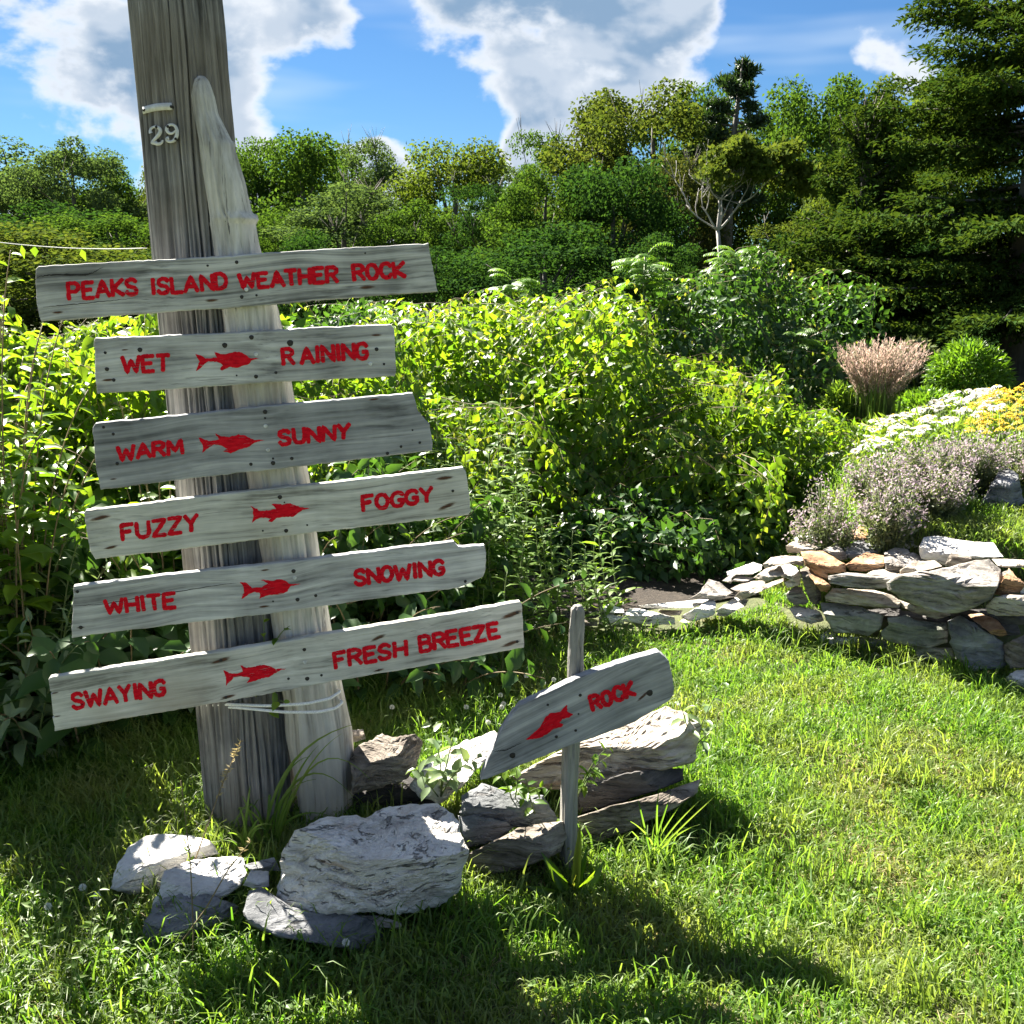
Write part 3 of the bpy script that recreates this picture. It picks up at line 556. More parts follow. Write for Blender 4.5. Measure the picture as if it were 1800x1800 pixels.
def digit(strokes, box, nm):
    mb = MB(); x0, y0, x1, y1 = box; rnd = np.random.RandomState(3); tri = 0
    for st, wd in strokes:
        P = np.array([(x0 + a * (x1 - x0), y1 - b * (y1 - y0)) for a, b in st], float); ss = np.linspace(0, len(P) - 1, 34); Q = np.stack([np.interp(ss, range(len(P)), P[:, i]) for i in (0, 1)], 1)
        for _ in range(2): Q[1:-1] = (Q[:-2] + 2 * Q[1:-1] + Q[2:]) / 4
        T = np.gradient(Q, axis=0); T /= np.linalg.norm(T, axis=1)[:, None]; N = np.stack([-T[:, 1], T[:, 0]], 1); W = np.interp(ss, range(len(wd)), wd); v = []
        for q, n_, w_ in zip(Q, N, W):
            for s_, h in ((1, .0045 + tri), (-1, .0045 + tri), (1, -.003), (-1, -.003)): v.append(pole_point(*(q + n_ * w_ * s_), h))
        t = []
        for i in range(33):
            A, B = 4 * i, 4 * i + 4
            t += [(A, A + 1, B + 1), (A, B + 1, B), (A, B, B + 2), (A, B + 2, A + 2), (A + 1, A + 3, B + 3), (A + 1, B + 3, B + 1)]
        mb.add(v, t); tri += .0003
    o = mb.obj(nm, M_tin, pole); o['label'] = 'white metal house number'; return o
two = digit([([(.12, .62), (.05, .8), (.25, .97), (.55, .98), (.8, .85), (.8, .66), (.6, .45), (.3, .22), (.15, .06), (.35, .12), (.65, .0), (.95, .1), (.95, .25)], [3.4, 2.6, 2.2, 2.6, 3.2, 3.6, 3.4, 2.6, 2.4, 3.6, 3.4, 2.4, 1.6])], (262, 222, 287, 254), 'digit')
nine = digit([([(.8, .62), (.55, .45), (.25, .5), (.08, .7), (.2, .92), (.5, 1), (.8, .9), (.95, .65), (.92, .35), (.75, .1), (.45, 0), (.15, .06), (.12, .2), (.3, .24)], [2, 2.2, 2.6, 3.2, 2.6, 2.2, 2.6, 3.4, 3.6, 3.2, 2.4, 2.6, 3.2, 3])], (290, 218, 313, 250), 'digit')
for (u, v_, holder) in ((252, 193, plate), (300, 187, plate), (274, 223, two), (277, 247, two), (294, 222, nine), (308, 244, nine)):
    c = pole_point(u, v_, .008); mb = MB(); th = np.linspace(0, 2 * math.pi, 8, endpoint=False); r = .0036
    mb.add([c] + [c + np.array([r * math.cos(x), .003, r * math.sin(x)]) for x in th] + [c + np.array([r * math.cos(x), .014, r * math.sin(x)]) for x in th], [(0, 1 + (i + 1) % 8, 1 + i) for i in range(8)] + sum([[(1 + i, 1 + (i + 1) % 8, 9 + (i + 1) % 8), (1 + i, 9 + (i + 1) % 8, 9 + i)] for i in range(8)], []))
    sub_part(mb.obj('nail', M_nail, pole), holder)
# ------------------------------------------------------------------ stones: outline, own distance, split faces and strata
def stone_mesh(px, Y, mat, top=.45, seed=0, back=None, n=44, rings=11, tilt=0.0, rough=1.0, ground=None):
    rnd = np.random.RandomState(seed + 11)
    px = np.array(px, float); uc, vc = px.mean(0); Cc = at_Y(uc, vc, Y); w_ = unit(CAM - Cc); s_ = unit(np.cross([0, 0, 1.0], w_)); t_ = np.cross(w_, s_)
    P = np.array([[np.dot(on_plane(u, v, Cc, w_) - Cc, s_), np.dot(on_plane(u, v, Cc, w_) - Cc, t_)] for u, v in px])
    per = np.linalg.norm(np.roll(P, -1, 0) - P, axis=1).sum(); P = resample(P, per / n); k = len(P); c0 = P.mean(0)
    W = np.ptp(P[:, 0]); H = np.ptp(P[:, 1]); size = min(W, H)
    ph = rnd.uniform(0, 6, 6); an = np.linspace(0, 2 * math.pi, k, endpoint=False)
    P = P + (P - c0) / (np.linalg.norm(P - c0, axis=1)[:, None] + 1e-6) * (size * .018 * rough * (np.sin(9 * an + ph[0]) * .6 + np.sin(17 * an + ph[1]) * .5 + rnd.normal(0, .45, k)))[:, None]
    up_t, up_w = float(t_[2]), float(w_[2]); cot = up_t / up_w
    tmax = P[:, 1].max(); te = tmax - top * H; Tf = size * .5; back = back or max(size * .8, .05)
    dip = rnd.uniform(-.16, .16) + tilt; per_ = size * rnd.uniform(.09, .16)
    ya = rnd.uniform(-.35, .35)
    pl = [(te + rnd.uniform(-.02, .02) * H, Tf, rnd.uniform(-.18, .18) + tilt, min(cot * rnd.uniform(.55, .85), 2.6))]     # top face
    chips = []
    for _ in range(9):
        a = rnd.uniform(0, 2 * math.pi); chips.append((math.cos(a), math.sin(a) * .8, rnd.uniform(.10, .42), rnd.uniform(.4, 1.5)))
    def front(s, t):
        wv = Tf + up_w / up_t * (t - te) * .8 + ya * s * .5
        e0, wt, sl, ct = pl[0]; wv = np.minimum(wv, wt - ct * (t - e0 - sl * s))
        for ca, sa, d, sl2 in chips:
            q = ca * s / (W * .5) + sa * (t - c0[1]) / (H * .5); wv = np.minimum(wv, Tf - sl2 * (q - d * 2.0) * size * .55)
        x = (t + dip * s + .06 * size * np.sin(9 * s / size + ph[2])) / per_
        wv = wv + rough * size * (.030 * np.clip((x % 1) * 1.6 - .5, -.5, .5) * np.clip(np.hypot(s - c0[0], t - c0[1]) / (size * .25), 0, 1) + .014 * np.sin(5 * s / size + 3 * t / size + ph[3]) * np.sin(7 * t / size + ph[4]) + .010 * np.sin(13 * s / size + ph[5]) * np.sin(17 * t / size))
        return wv
    lam = np.concatenate([[1.0, .975, .93], np.linspace(.85, .0, rings - 3)])[:-1]
    V = []
    for l in lam:
        Q = c0 + (P - c0) * l; wv = front(Q[:, 0], Q[:, 1]) + (rnd.normal(0, .010, k) * size * rough * min(1, l * 1.6) if l < .99 else 0)
        e = (1.0 - l) / .07; wv = wv - size * .05 * np.clip(1 - e, 0, 1) ** 2
        V.append(np.column_stack([Q, wv]))
    B = []
    for l in (.96, .8, .5):
        Q = c0 + (P - c0) * l; B.append(np.column_stack([Q, front(Q[:, 0], Q[:, 1]) - back * math.sqrt(1 - l * l) - size * .1]))
    allr = B[::-1] + V; off = [0]
    verts = np.vstack(allr + [np.array([[*c0, float(front(c0[0:1], c0[1:2])[0])]]), np.array([[*c0, float(front(c0[0:1], c0[1:2])[0]) - back - size * .1]])])
    t = []; nr = len(allr)
    for r in range(nr - 1):
        a = r * k + np.arange(k); b = r * k + (np.arange(k) + 1) % k
        t += [np.stack([a, b, b + k], 1), np.stack([a, b + k, a + k], 1)]
    a = (nr - 1) * k + np.arange(k); b = (nr - 1) * k + (np.arange(k) + 1) % k; t.append(np.stack([a, b, np.full(k, nr * k)], 1))
    a = np.arange(k); b = (np.arange(k) + 1) % k; t.append(np.stack([b, a, np.full(k, nr * k + 1)], 1))
    t = np.vstack(t)
    if np.sum(P[:, 0] * np.roll(P[:, 1], -1) - P[:, 1] * np.roll(P[:, 0], -1)) < 0: t = t[:, ::-1]
    world = Cc + verts[:, 0:1] * s_ + verts[:, 1:2] * t_ + verts[:, 2:3] * w_
    mb = MB().add(world, t); zmin = world[:, 2].min(); o = np.array([Cc[0], Cc[1], max(0, zmin)])
    return mb, o
SEED = [0]
def stone(px, Y, mat, top=.45, parent=None, label=None, name='rock', **kw):
    SEED[0] += 1
    mb, o = stone_mesh(px, Y, mat, top, SEED[0], **kw)
    if parent: ob = mb.obj(name, RK[mat], parent, smooth=True, sharp=24)
    else: ob = tag(mb.obj(name, RK[mat], None, smooth=True, sharp=24, origin=o), label, 'rock', 'rocks round the foot of the signpost')
    return ob
ZA = lambda L: [(1370 + x * .2389, 900 + y * .2389) for x, y in L]
ZB = lambda L: [(990 + x * .2389, 920 + y * .2389) for x, y in L]
ZC = lambda L: [(180 + x * .3778, 1380 + y * .3778) for x, y in L]
ZD = lambda L: [(590 + x * .3722, 1220 + y * .3722) for x, y in L]
# dry stone wall at the right
wall = thing('stone_wall', 'low dry stone wall of stacked grey, tan and rust coloured stones at the right', 'stone wall', (1.7, 3.95, 0))
def wallY(px, d): u = np.mean([p[0] for p in px]); return 4.20 - (u - 1390) / 410 * .50 + d
for pts, d, mat, top in [
    ([(795, 520), (880, 460), (1200, 420), (1380, 365), (1560, 335), (1625, 420), (1625, 500), (1560, 640), (1420, 720), (1260, 750), (1080, 720), (900, 640), (800, 575)], -.02, 'grey', .42),
    ([(880, 645), (1000, 690), (1250, 735), (1260, 760), (1160, 790), (1000, 745), (900, 700)], .05, 'tan', .3),
    ([(355, 470), (500, 445), (640, 455), (900, 465), (880, 490), (790, 560), (650, 570), (500, 550), (370, 525)], 0, 'grey', .3),
    ([(335, 620), (390, 560), (520, 565), (700, 575), (830, 610), (900, 660), (880, 705), (700, 700), (500, 680), (340, 655)], 0, 'tan', .35),
    ([(300, 665), (430, 670), (600, 700), (770, 760), (740, 860), (650, 910), (560, 895), (400, 890), (350, 800), (310, 720)], -.02, 'green', .35),
    ([(800, 780), (940, 755), (1000, 800), (1220, 815), (1250, 860), (1230, 960), (1100, 1005), (850, 965), (760, 930), (750, 880), (800, 830)], 0, 'green', .2),
    ([(1240, 800), (1330, 760), (1400, 800), (1640, 960), (1680, 1130), (1560, 1165), (1400, 1160), (1300, 1080), (1260, 960)], -.01, 'slate', .12),
    ([(1385, 755), (1470, 740), (1600, 790), (1650, 850), (1680, 905), (1620, 915), (1560, 895), (1430, 800)], -.04, 'rust', .8),
    ([(1515, 690), (1590, 625), (1700, 605), (1830, 600), (1860, 700), (1800, 765), (1620, 765), (1530, 745)], -.02, 'tan', .25),
    ([(1600, 765), (1800, 760), (1850, 800), (1800, 830), (1650, 825)], .05, 'dark', .2),
    ([(1640, 980), (1720, 940), (1830, 890), (1870, 1000), (1830, 1140), (1700, 1150), (1650, 1080)], -.02, 'brown', .3),
    ([(1665, 1215), (1740, 1165), (1830, 1150), (1870, 1240), (1800, 1310), (1700, 1285)], -.10, 'pale', .55),
    ([(290, 920), (370, 855), (430, 915), (580, 920), (570, 965), (430, 975), (310, 970)], -.04, 'pale', .6),
    ([(580, 915), (700, 930), (790, 950), (800, 1005), (700, 1025), (590, 1000)], 0, 'green', .3),
    ([(980, 990), (1270, 1000), (1290, 1080), (1200, 1115), (1030, 1090)], .0, 'green', .25),
    ([(640, 1080), (700, 1030), (760, 1060), (745, 1100), (690, 1110)], -.06, 'tan', .5),
    ([(150, 420), (200, 400), (300, 570), (310, 640), (270, 690), (220, 650), (180, 540)], .02, 'brown', .25),
    ([(190, 395), (250, 430), (380, 545), (350, 590), (300, 580), (220, 470)], -.03, 'rust', .7),
    ([(50, 600), (110, 545), (160, 550), (215, 650), (200, 680), (110, 685), (60, 645)], .05, 'grey', .3),
    ([(70, 710), (120, 680), (300, 730), (330, 800), (230, 825), (120, 785)], 0, 'pale', .6),
    ([(-5, 410), (60, 370), (130, 410), (160, 470), (150, 535), (60, 490), (-5, 465)], .08, 'white', .6),
    ([(35, 520), (90, 490), (150, 540), (60, 558)], .06, 'white', .5),
    ([(-20, 335), (60, 320), (180, 330), (180, 400), (60, 375), (-10, 405)], .20, 'tan', .7),
    ([(155, 290), (320, 280), (480, 380), (490, 440), (360, 455), (350, 500), (280, 470), (190, 390)], .06, 'rust', .5),
    ([(45, 250), (100, 215), (280, 210), (315, 260), (250, 285), (150, 305), (60, 300)], .32, 'tan', .6),
    ([(105, 190), (150, 168), (440, 200), (440, 235), (320, 270), (280, 222), (120, 218)], .46, 'white', .8),
    ([(320, 275), (420, 230), (490, 300), (500, 345), (450, 358), (370, 305)], .30, 'grey', .5),
    ([(430, 205), (500, 150), (590, 100), (640, 115), (710, 160), (705, 205), (560, 208), (480, 242)], .55, 'rust', .65),
    ([(475, 265), (570, 205), (700, 215), (750, 270), (740, 320), (530, 350), (490, 320)], .36, 'slate', .7),
    ([(500, 380), (580, 320), (640, 295), (770, 320), (775, 400), (640, 438), (520, 430), (480, 390)], .18, 'rust', .6),
    ([(720, 215), (840, 125), (920, 160), (1010, 215), (1020, 255), (940, 272), (870, 258), (800, 268)], .48, 'white', .7),
    ([(765, 300), (850, 260), (940, 270), (965, 300), (860, 335), (780, 325)], .30, 'grey', .8),
    ([(765, 330), (860, 325), (990, 295), (1095, 350), (880, 445), (780, 420)], .20, 'grey', .7),
    ([(885, 430), (980, 365), (1150, 355), (1200, 400), (1100, 425), (960, 468), (888, 458)], .12, 'tan', .6),
    ([(1025, 260), (1060, 185), (1150, 170), (1400, 215), (1590, 225), (1645, 330), (1440, 345), (1330, 330), (1230, 400), (1150, 365), (1040, 345)], .32, 'white', .55),
    ([(1222, 385), (1260, 300), (1400, 325), (1425, 350), (1350, 375), (1260, 405)], .22, 'brown', .25),
    ([(1560, 345), (1700, 345), (1830, 355), (1830, 410), (1620, 408)], .15, 'tan', .7),
    ([(1585, 605), (1690, 410), (1740, 470), (1810, 530), (1770, 590), (1640, 615)], .04, 'rust', .4),
    ([(1610, 460), (1695, 415), (1610, 590), (1570, 610)], .08, 'grey', .3),
    ([(1765, 550), (1830, 520), (1840, 600), (1775, 600)], .03, 'pale', .4),
    ([(640, 455), (720, 412), (840, 438), (905, 462), (760, 474)], .12, 'tan', .8),
    ([(330, 690), (640, 720), (900, 700), (900, 800), (600, 820), (340, 800)], .16, 'dark', .3), ([(880, 720), (1250, 760), (1300, 850), (900, 840)], .16, 'dark', .3), ([(1230, 740), (1700, 690), (1780, 900), (1400, 940)], .2, 'dark', .3)]:  # this row: dark filler stones added behind the face, gap shade as their colour
    p = ZA(pts); stone(p, wallY(p, d), mat, top, wall, name='stone', n=36, rings=9)
# row of stones edging the bed
edge = thing('stone_edging', 'curving row of flat pale stones edging the bed between lawn and thicket', 'stone edging', (.7, 4.5, 0))
def gY(px, lift=0.0):
    vb = max(p[1] for p in px); u = np.mean([p[0] for p in px]); vc = np.mean([p[1] for p in px])
    Y = at_z(u, vb, lift)[1]
    return Y
for pts, mat, top, z in [
    ([(440, 670), (490, 625), (560, 625), (820, 690), (825, 745), (640, 745), (445, 720)], 'pale', .45, 0), ([(545, 605), (700, 590), (1000, 560), (1080, 560), (960, 620), (700, 628), (600, 622)], 'white', .85, .05),
    ([(690, 635), (880, 640), (860, 675), (740, 682)], 'tan', .5, .02), ([(870, 680), (1000, 610), (1100, 540), (1125, 600), (1110, 675), (960, 722), (880, 705)], 'white', .5, 0),
    ([(925, 555), (1000, 510), (1050, 440), (1070, 410), (1150, 430), (1250, 510), (1160, 565)], 'grey', .8, .08), ([(1120, 650), (1180, 600), (1270, 540), (1370, 560), (1340, 610), (1180, 670)], 'pale', .7, .04),
    ([(1265, 540), (1290, 510), (1640, 395), (1655, 412), (1360, 545), (1310, 565)], 'tan', .7, .10), ([(1230, 480), (1350, 420), (1490, 420), (1480, 450), (1290, 508)], 'grey', .8, .12),
    ([(1170, 420), (1230, 380), (1290, 380), (1230, 445)], 'grey', .7, .12), ([(1205, 355), (1400, 285), (1465, 305), (1460, 340), (1380, 380), (1290, 378), (1210, 382)], 'white', .8, .16),
    ([(1240, 425), (1290, 380), (1410, 400), (1330, 435)], 'grey', .8, .14), ([(1400, 400), (1490, 330), (1600, 300), (1630, 370), (1500, 432)], 'tan', .7, .18),
    ([(1470, 300), (1530, 250), (1640, 235), (1760, 290), (1600, 302), (1480, 328)], 'tan', .7, .24), ([(150, 650), (240, 640), (310, 650), (240, 698), (150, 702)], 'dark', .3, .03),
    ([(250, 620), (330, 595), (440, 625), (450, 660), (340, 662)], 'white', .8, .05), ([(260, 690), (330, 665), (440, 685), (450, 740), (265, 752)], 'pale', .4, 0),
    ([(20, 720), (60, 700), (250, 715), (250, 755), (60, 758)], 'brown', .4, 0), ([(-10, 640), (60, 640), (70, 700), (-10, 706)], 'dark', .3, .02),
    ([(855, 725), (885, 700), (935, 730), (900, 755)], 'pale', .5, 0), ([(1130, 650), (1200, 625), (1275, 640), (1200, 685), (1130, 680)], 'pale', .5, 0)]:
    p = ZB(pts); stone(p, gY(p, z + .06), mat, top, edge, name='stone', n=32, rings=8)
# rocks round the foot of the post
def b(pts, z, mat, top, label, **kw):
    size = min(np.ptp([p[0] for p in pts]), np.ptp([p[1] for p in pts])) / F * 2.5
    stone(pts, gY(pts, z) + .2 * size, mat, top, None, label, **kw)
b(ZC([(810, 575), (815, 470), (850, 300), (905, 215), (1000, 165), (1130, 140), (1240, 145), (1350, 95), (1450, 78), (1560, 85), (1640, 130), (1655, 165), (1690, 320), (1670, 440), (1660, 500), (1560, 560), (1500, 585), (1380, 600), (1180, 588), (1000, 592), (850, 597)]), .04, 'pale', .50,
  'largest boulder, white banded stone in front of the post, half in shadow', n=130, rings=34, back=.16, rough=.9)
b(ZC([(40, 480), (70, 370), (130, 280), (200, 235), (290, 225), (420, 235), (500, 260), (545, 320), (430, 345), (320, 400), (260, 490), (150, 510)]), -.01, 'white', .5, 'rounded cream boulder left of the pole foot', n=70, rings=16, rough=.6)
b(ZC([(230, 560), (260, 500), (290, 400), (400, 350), (600, 328), (655, 340), (672, 410), (640, 470), (560, 525), (450, 545), (330, 580)]), .02, 'white', .75, 'flat pale stone catching sun beside the cream boulder', n=70, rings=16)
b(ZC([(170, 750), (205, 620), (240, 545), (400, 485), (530, 520), (635, 565), (600, 612), (440, 690), (300, 752)]), -.01, 'slate', .72, 'blue-grey slab at far left front of the rock pile', n=70, rings=16)
b(ZC([(655, 590), (680, 490), (740, 475), (830, 560), (1000, 590), (1180, 600), (1300, 650), (1400, 750), (1395, 795), (1200, 775), (1000, 735), (820, 705), (700, 660)]), -.01, 'slate', .72, 'long dark slate lying under the largest boulder', n=80, rings=16, rough=.5)
b(ZC([(655, 465), (690, 395), (775, 400), (775, 475), (700, 480)]), .10, 'white', .7, 'small sunlit pale stone between the flat stone and largest boulder')
b(ZC([(1150, 600), (1290, 608), (1390, 640), (1398, 672), (1290, 660)]), .03, 'grey', .6, 'thin grey flake sticking out under the right of the largest boulder')
b(ZC([(655, 372), (800, 335), (830, 400), (690, 395)]), .08, 'slate', .6, 'small dark stone wedged at the pole foot')
b(ZC([(690, 650), (870, 640), (1055, 650), (1040, 715), (880, 735), (740, 720)]), -.02, 'brown', .5, 'low brownish stone half hidden in grass at the front of the pile')
b(ZD([(65, 300), (110, 240), (220, 190), (290, 205), (380, 185), (412, 230), (390, 310), (340, 400), (200, 445), (85, 470)]), .09, 'brown', .42, 'layered brown rock directly right of the driftwood post', n=80, rings=16, rough=1.0, tilt=.25)
b(ZD([(75, 440), (200, 430), (350, 385), (440, 450), (490, 510), (300, 560), (90, 580)]), -.01, 'dark', .3, 'shaded lower part of the layered brown rock, shade put into its dark colour')  # shadowed foot of the layered rock, its shade painted as dark stone
b(ZD([(55, 172), (130, 165), (142, 212), (65, 235)]), .12, 'grey', .5, 'small grey chunk peeping behind the driftwood post')
b(ZD([(345, 430), (450, 300), (560, 240), (760, 165), (800, 200), (720, 300), (620, 410), (500, 515), (400, 490)]), .06, 'pale', .72, 'pale flat stone under the bramble leaves', n=70, rings=14)
b(ZD([(588, 560), (600, 480), (690, 420), (800, 455), (980, 480), (1048, 585), (1030, 640), (850, 628), (700, 600), (600, 575)]), .06, 'slate', .55, 'dark slate with sunlit top just left of the stake', n=70, rings=14)
b(ZD([(578, 575), (640, 568), (800, 603), (842, 628), (760, 692), (620, 730), (595, 660)]), .03, 'slate', .15, 'dark triangular stone right of the largest boulder')
b(ZD([(605, 760), (740, 700), (850, 640), (960, 612), (1080, 600), (1090, 680), (1060, 745), (1000, 775), (850, 830), (620, 870)]), -.01, 'brown', .30, 'low brown rock between the largest boulder and the stake foot', n=70, rings=14, rough=.6)
b(ZD([(1085, 600), (1300, 530), (1500, 480), (1640, 430), (1725, 400), (1705, 465), (1600, 540), (1400, 640), (1200, 715), (1095, 740)]), -.05, 'brown', .35, 'long low brown rock running right from the stake foot', n=80, rings=14, rough=.5)
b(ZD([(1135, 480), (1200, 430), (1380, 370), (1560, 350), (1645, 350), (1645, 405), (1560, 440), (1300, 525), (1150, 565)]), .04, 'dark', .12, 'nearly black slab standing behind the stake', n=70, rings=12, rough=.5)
b(ZD([(1180, 215), (1400, 130), (1560, 55), (1640, 80), (1725, 150), (1705, 250), (1680, 320), (1500, 370), (1200, 440), (1100, 450), (900, 440), (840, 390), (1000, 300)]), .06, 'tan', .5, 'large tan slab behind the ROCK board', n=90, rings=18)
# garden rocks on the terrace
p = [(1712, 905), (1735, 865), (1755, 828), (1775, 822), (1790, 835), (1800, 880), (1795, 898), (1740, 906)]
tag(stone(p, 4.75, 'slate', .3, None, 'upright blue-grey boulder at the edge of the flower bed'), cat='boulder', group='garden boulders'); p = [(1628, 918), (1640, 908), (1665, 905), (1685, 910), (1680, 922), (1640, 926)]
tag(stone(p, 4.62, 'white', .6, None, 'low white-flecked rock on the grass before the catmint'), cat='rock', group='garden boulders')
p = [(1378, 730), (1384, 716), (1396, 718), (1402, 730), (1396, 738)]
tag(stone(p, 7.4, 'slate', .5, None, 'small distant grey rock at the end of the thicket'), cat='rock', group='garden boulders')
# ------------------------------------------------------------------ leaves
TPL = {  # along, across, up; then triangles
    'oval': ([(0, 0, 0), (.30, .44, .10), (.30, 0, -.02), (.30, -.44, .10), (.68, .36, .06), (.68, 0, -.07), (.68, -.36, .06), (1, 0, -.20)],
             [(0, 2, 1), (0, 3, 2), (1, 2, 5), (1, 5, 4), (2, 3, 6), (2, 6, 5), (4, 5, 7), (5, 6, 7)]),
    'kite': ([(0, 0, 0), (.42, .5, .10), (1, 0, -.14), (.42, -.5, .10), (.45, 0, -.03)], [(0, 4, 1), (1, 4, 2), (4, 0, 3), (4, 3, 2)]),
    'rhomb': ([(0, 0, 0), (.45, .5, .08), (1, 0, -.1), (.45, -.5, .08)], [(0, 2, 1), (0, 3, 2)]),
    'lance': ([(0, 0, 0), (.3, .5, .05), (.3, -.5, .05), (.7, .32, -.06), (.7, -.32, -.06), (1, 0, -.25)], [(0, 2, 1), (1, 2, 4), (1, 4, 3), (3, 4, 5)])}
def nrm(a): return a / (np.linalg.norm(a, axis=-1, keepdims=True) + 1e-9)
def leaf_arrays(P, T, N, L, W, shape):
    tv, tt = TPL[shape]; tv = np.array(tv); tt = np.array(tt); n = len(P)
    T = nrm(T); S = nrm(np.cross(N, T)); Nn = np.cross(T, S)
    L = np.broadcast_to(L, (n,)); W = np.broadcast_to(W, (n,))
    v = P[:, None, :] + T[:, None, :] * (tv[None, :, 0] * L[:, None])[..., None] + S[:, None, :] * (tv[None, :, 1] * W[:, None])[..., None] + Nn[:, None, :] * (tv[None, :, 2] * L[:, None])[..., None]
    t = tt[None] + (np.arange(n) * len(tv))[:, None, None]
    return v.reshape(-1, 3), t.reshape(-1, 3)
class Leaves:
    def __init__(s): s.P, s.T, s.N, s.L, s.W = [], [], [], [], []
    def one(s, p, t, n, l, w): s.P.append(p); s.T.append(t); s.N.append(n); s.L.append(l); s.W.append(w)
    def many(s, P, T, N, L, W):
        for a, b in zip((s.P, s.T, s.N), (P, T, N)): a.extend(list(b))
        s.L.extend(list(np.broadcast_to(L, (len(P),)))); s.W.extend(list(np.broadcast_to(W, (len(P),))))
    def arr(s): return [np.array(x, float) for x in (s.P, s.T, s.N, s.L, s.W)]
    def obj(s, name, mat, parent, shape, single=0, single_name='leaf', stuff=True):
        P, T, N, L, W = s.arr()
        if not len(P): return
        if single:                                    # the leaves that show largest are objects of their own
            d = P - CAM; dep = d[:, 1] * cp - d[:, 2] * sp; u = np.abs(d[:, 0] / dep); vv = np.abs((d[:, 1] * sp + d[:, 2] * cp) / dep)
            sc = L / dep * ((u < .5) & (vv < .5) & (dep > .5)); pick = np.argsort(-sc)[:single]
            me = shared_leaf(shape, mat); o3 = np.array(parent.matrix_basis.translation)
            Tn = nrm(T[pick]); Sn = nrm(np.cross(N[pick], Tn)); Nn = np.cross(Tn, Sn)
            for i, j in enumerate(pick):
                a, b_, c = Tn[i] * L[j], Sn[i] * W[j], Nn[i] * L[j]; p = P[j] - o3
                link_mesh(single_name, me, parent, Matrix(((a[0], b_[0], c[0], p[0]), (a[1], b_[1], c[1], p[1]), (a[2], b_[2], c[2], p[2]), (0, 0, 0, 1))))
            keep = np.ones(len(P), bool); keep[pick] = False; P, T, N, L, W = P[keep], T[keep], N[keep], L[keep], W[keep]
        v, t = leaf_arrays(P, T, N, L, W, shape)
        o = MB().add(v, t).obj(name, mat, parent)
        if stuff: o['kind'] = 'stuff'
        return o
_sl = {}
def shared_leaf(shape, mat):
    if (shape, mat.name) not in _sl:
        tv, tt = TPL[shape]; _sl[(shape, mat.name)] = MB().add(tv, tt).mesh('leaf', mat)
    return _sl[(shape, mat.name)]
def rand_dirs(rnd, n): return nrm(rnd.normal(size=(n, 3)))

# ------------------------------------------------------------------ grass
def blades(rnd, X, Y, H, Wd, lean):
    n = len(X); Z = height(X, Y); a = rnd.uniform(0, 2 * math.pi, n); f = rnd.uniform(0, 2 * math.pi, n)
    B = np.stack([X, Y, Z - .004], 1); side = np.stack([np.cos(f), np.sin(f), 0 * f], 1); ln = np.stack([np.cos(a), np.sin(a), 0 * a], 1)
    k = (lean * rnd.uniform(.15, 1.0, n))[:, None]; H_ = H[:, None]; up = np.array([0, 0, 1.0])
    m1 = B + up * H_ * .5 + ln * H_ * k * .22; m2 = B + up * H_ * .84 * (1 - .25 * k) + ln * H_ * k * .62; tp = B + up * H_ * (1 - .55 * k) + ln * H_ * k * 1.1
    w_ = side * Wd[:, None] / 2
    v = np.stack([B - w_, B + w_, m1 - w_ * .9, m1 + w_ * .9, m2 - w_ * .55, m2 + w_ * .55, tp], 1).reshape(-1, 3)
    tt = np.array([(0, 1, 3), (0, 3, 2), (2, 3, 5), (2, 5, 4), (4, 5, 6)]); t = tt[None] + (np.arange(n) * 7)[:, None, None]
    return v, t.reshape(-1, 3)
rnd = np.random.RandomState(21)
def scatter(n, x0, x1, y0, y1):
    return rnd.uniform(x0, x1, n), rnd.uniform(y0, y1, n)
def in_view(X, Y, pad=.12):
    dep = Y * cp + (CAMZ - height(X, Y)) * sp; return np.abs(X / dep) < .5 + pad
def wobble(X, Y): return .5 + .25 * np.sin(4.1 * X + 1.7 * Y + 1) * np.sin(3.3 * Y - 2.1 * X) + .25 * np.sin(9 * X + 5 * Y) * np.sin(7 * Y - 6 * X)
parts = []
for n, y0, y1, h0, h1, wd in ((70000, 1.72, 2.6, .032, .070, .0048), (80000, 2.6, 3.7, .032, .070, .0052), (60000, 3.7, 5.2, .030, .06, .006)):
    X, Y = scatter(n, -2.6, 2.6, y0, y1); k = in_view(X, Y)
    k &= ~((Y > 4.16 + .40 * sst(.65, 1.25, X)) & (X < 1.3) & (X > -.1)) & ~((Y > 4.35) & (X < .1))                      # the mulch bed
    d = (X - WA[0]) * WN[0] + (Y - WA[1]) * WN[1]; k &= ~((d > .05) & (X > 1.24) & (d < .34))
    X, Y = X[k], Y[k]; q = wobble(X, Y); H = (h0 + (h1 - h0) * rnd.uniform(0, 1, len(X)) ** 1.3) * (.65 + .75 * q)
    shade = sst(-.35, -.8, X) * sst(2.45, 2.9, Y); H = H * (1 + .55 * shade)
    parts.append(blades(rnd, X, Y, H, np.full(len(X), wd) * rnd.uniform(.7, 1.3, len(X)), 1.0))
X, Y = scatter(60000, 1.2, 4.2, 4.05, 7.5); d = (X - WA[0]) * WN[0] + (Y - WA[1]) * WN[1]; k = in_view(X, Y) & (d > .30) & ((Y < 5.3) | (X < 2.2)); X, Y = X[k], Y[k]
parts.append(blades(rnd, X, Y, rnd.uniform(.04, .09, len(X)), rnd.uniform(.005, .008, len(X)), 1.0))
mb = MB()
for v, t in parts: mb.add(v, t)
tag(mb.obj('lawn_grass', L_grass), 'short green mown lawn grass covering the ground', 'grass', kind='stuff')
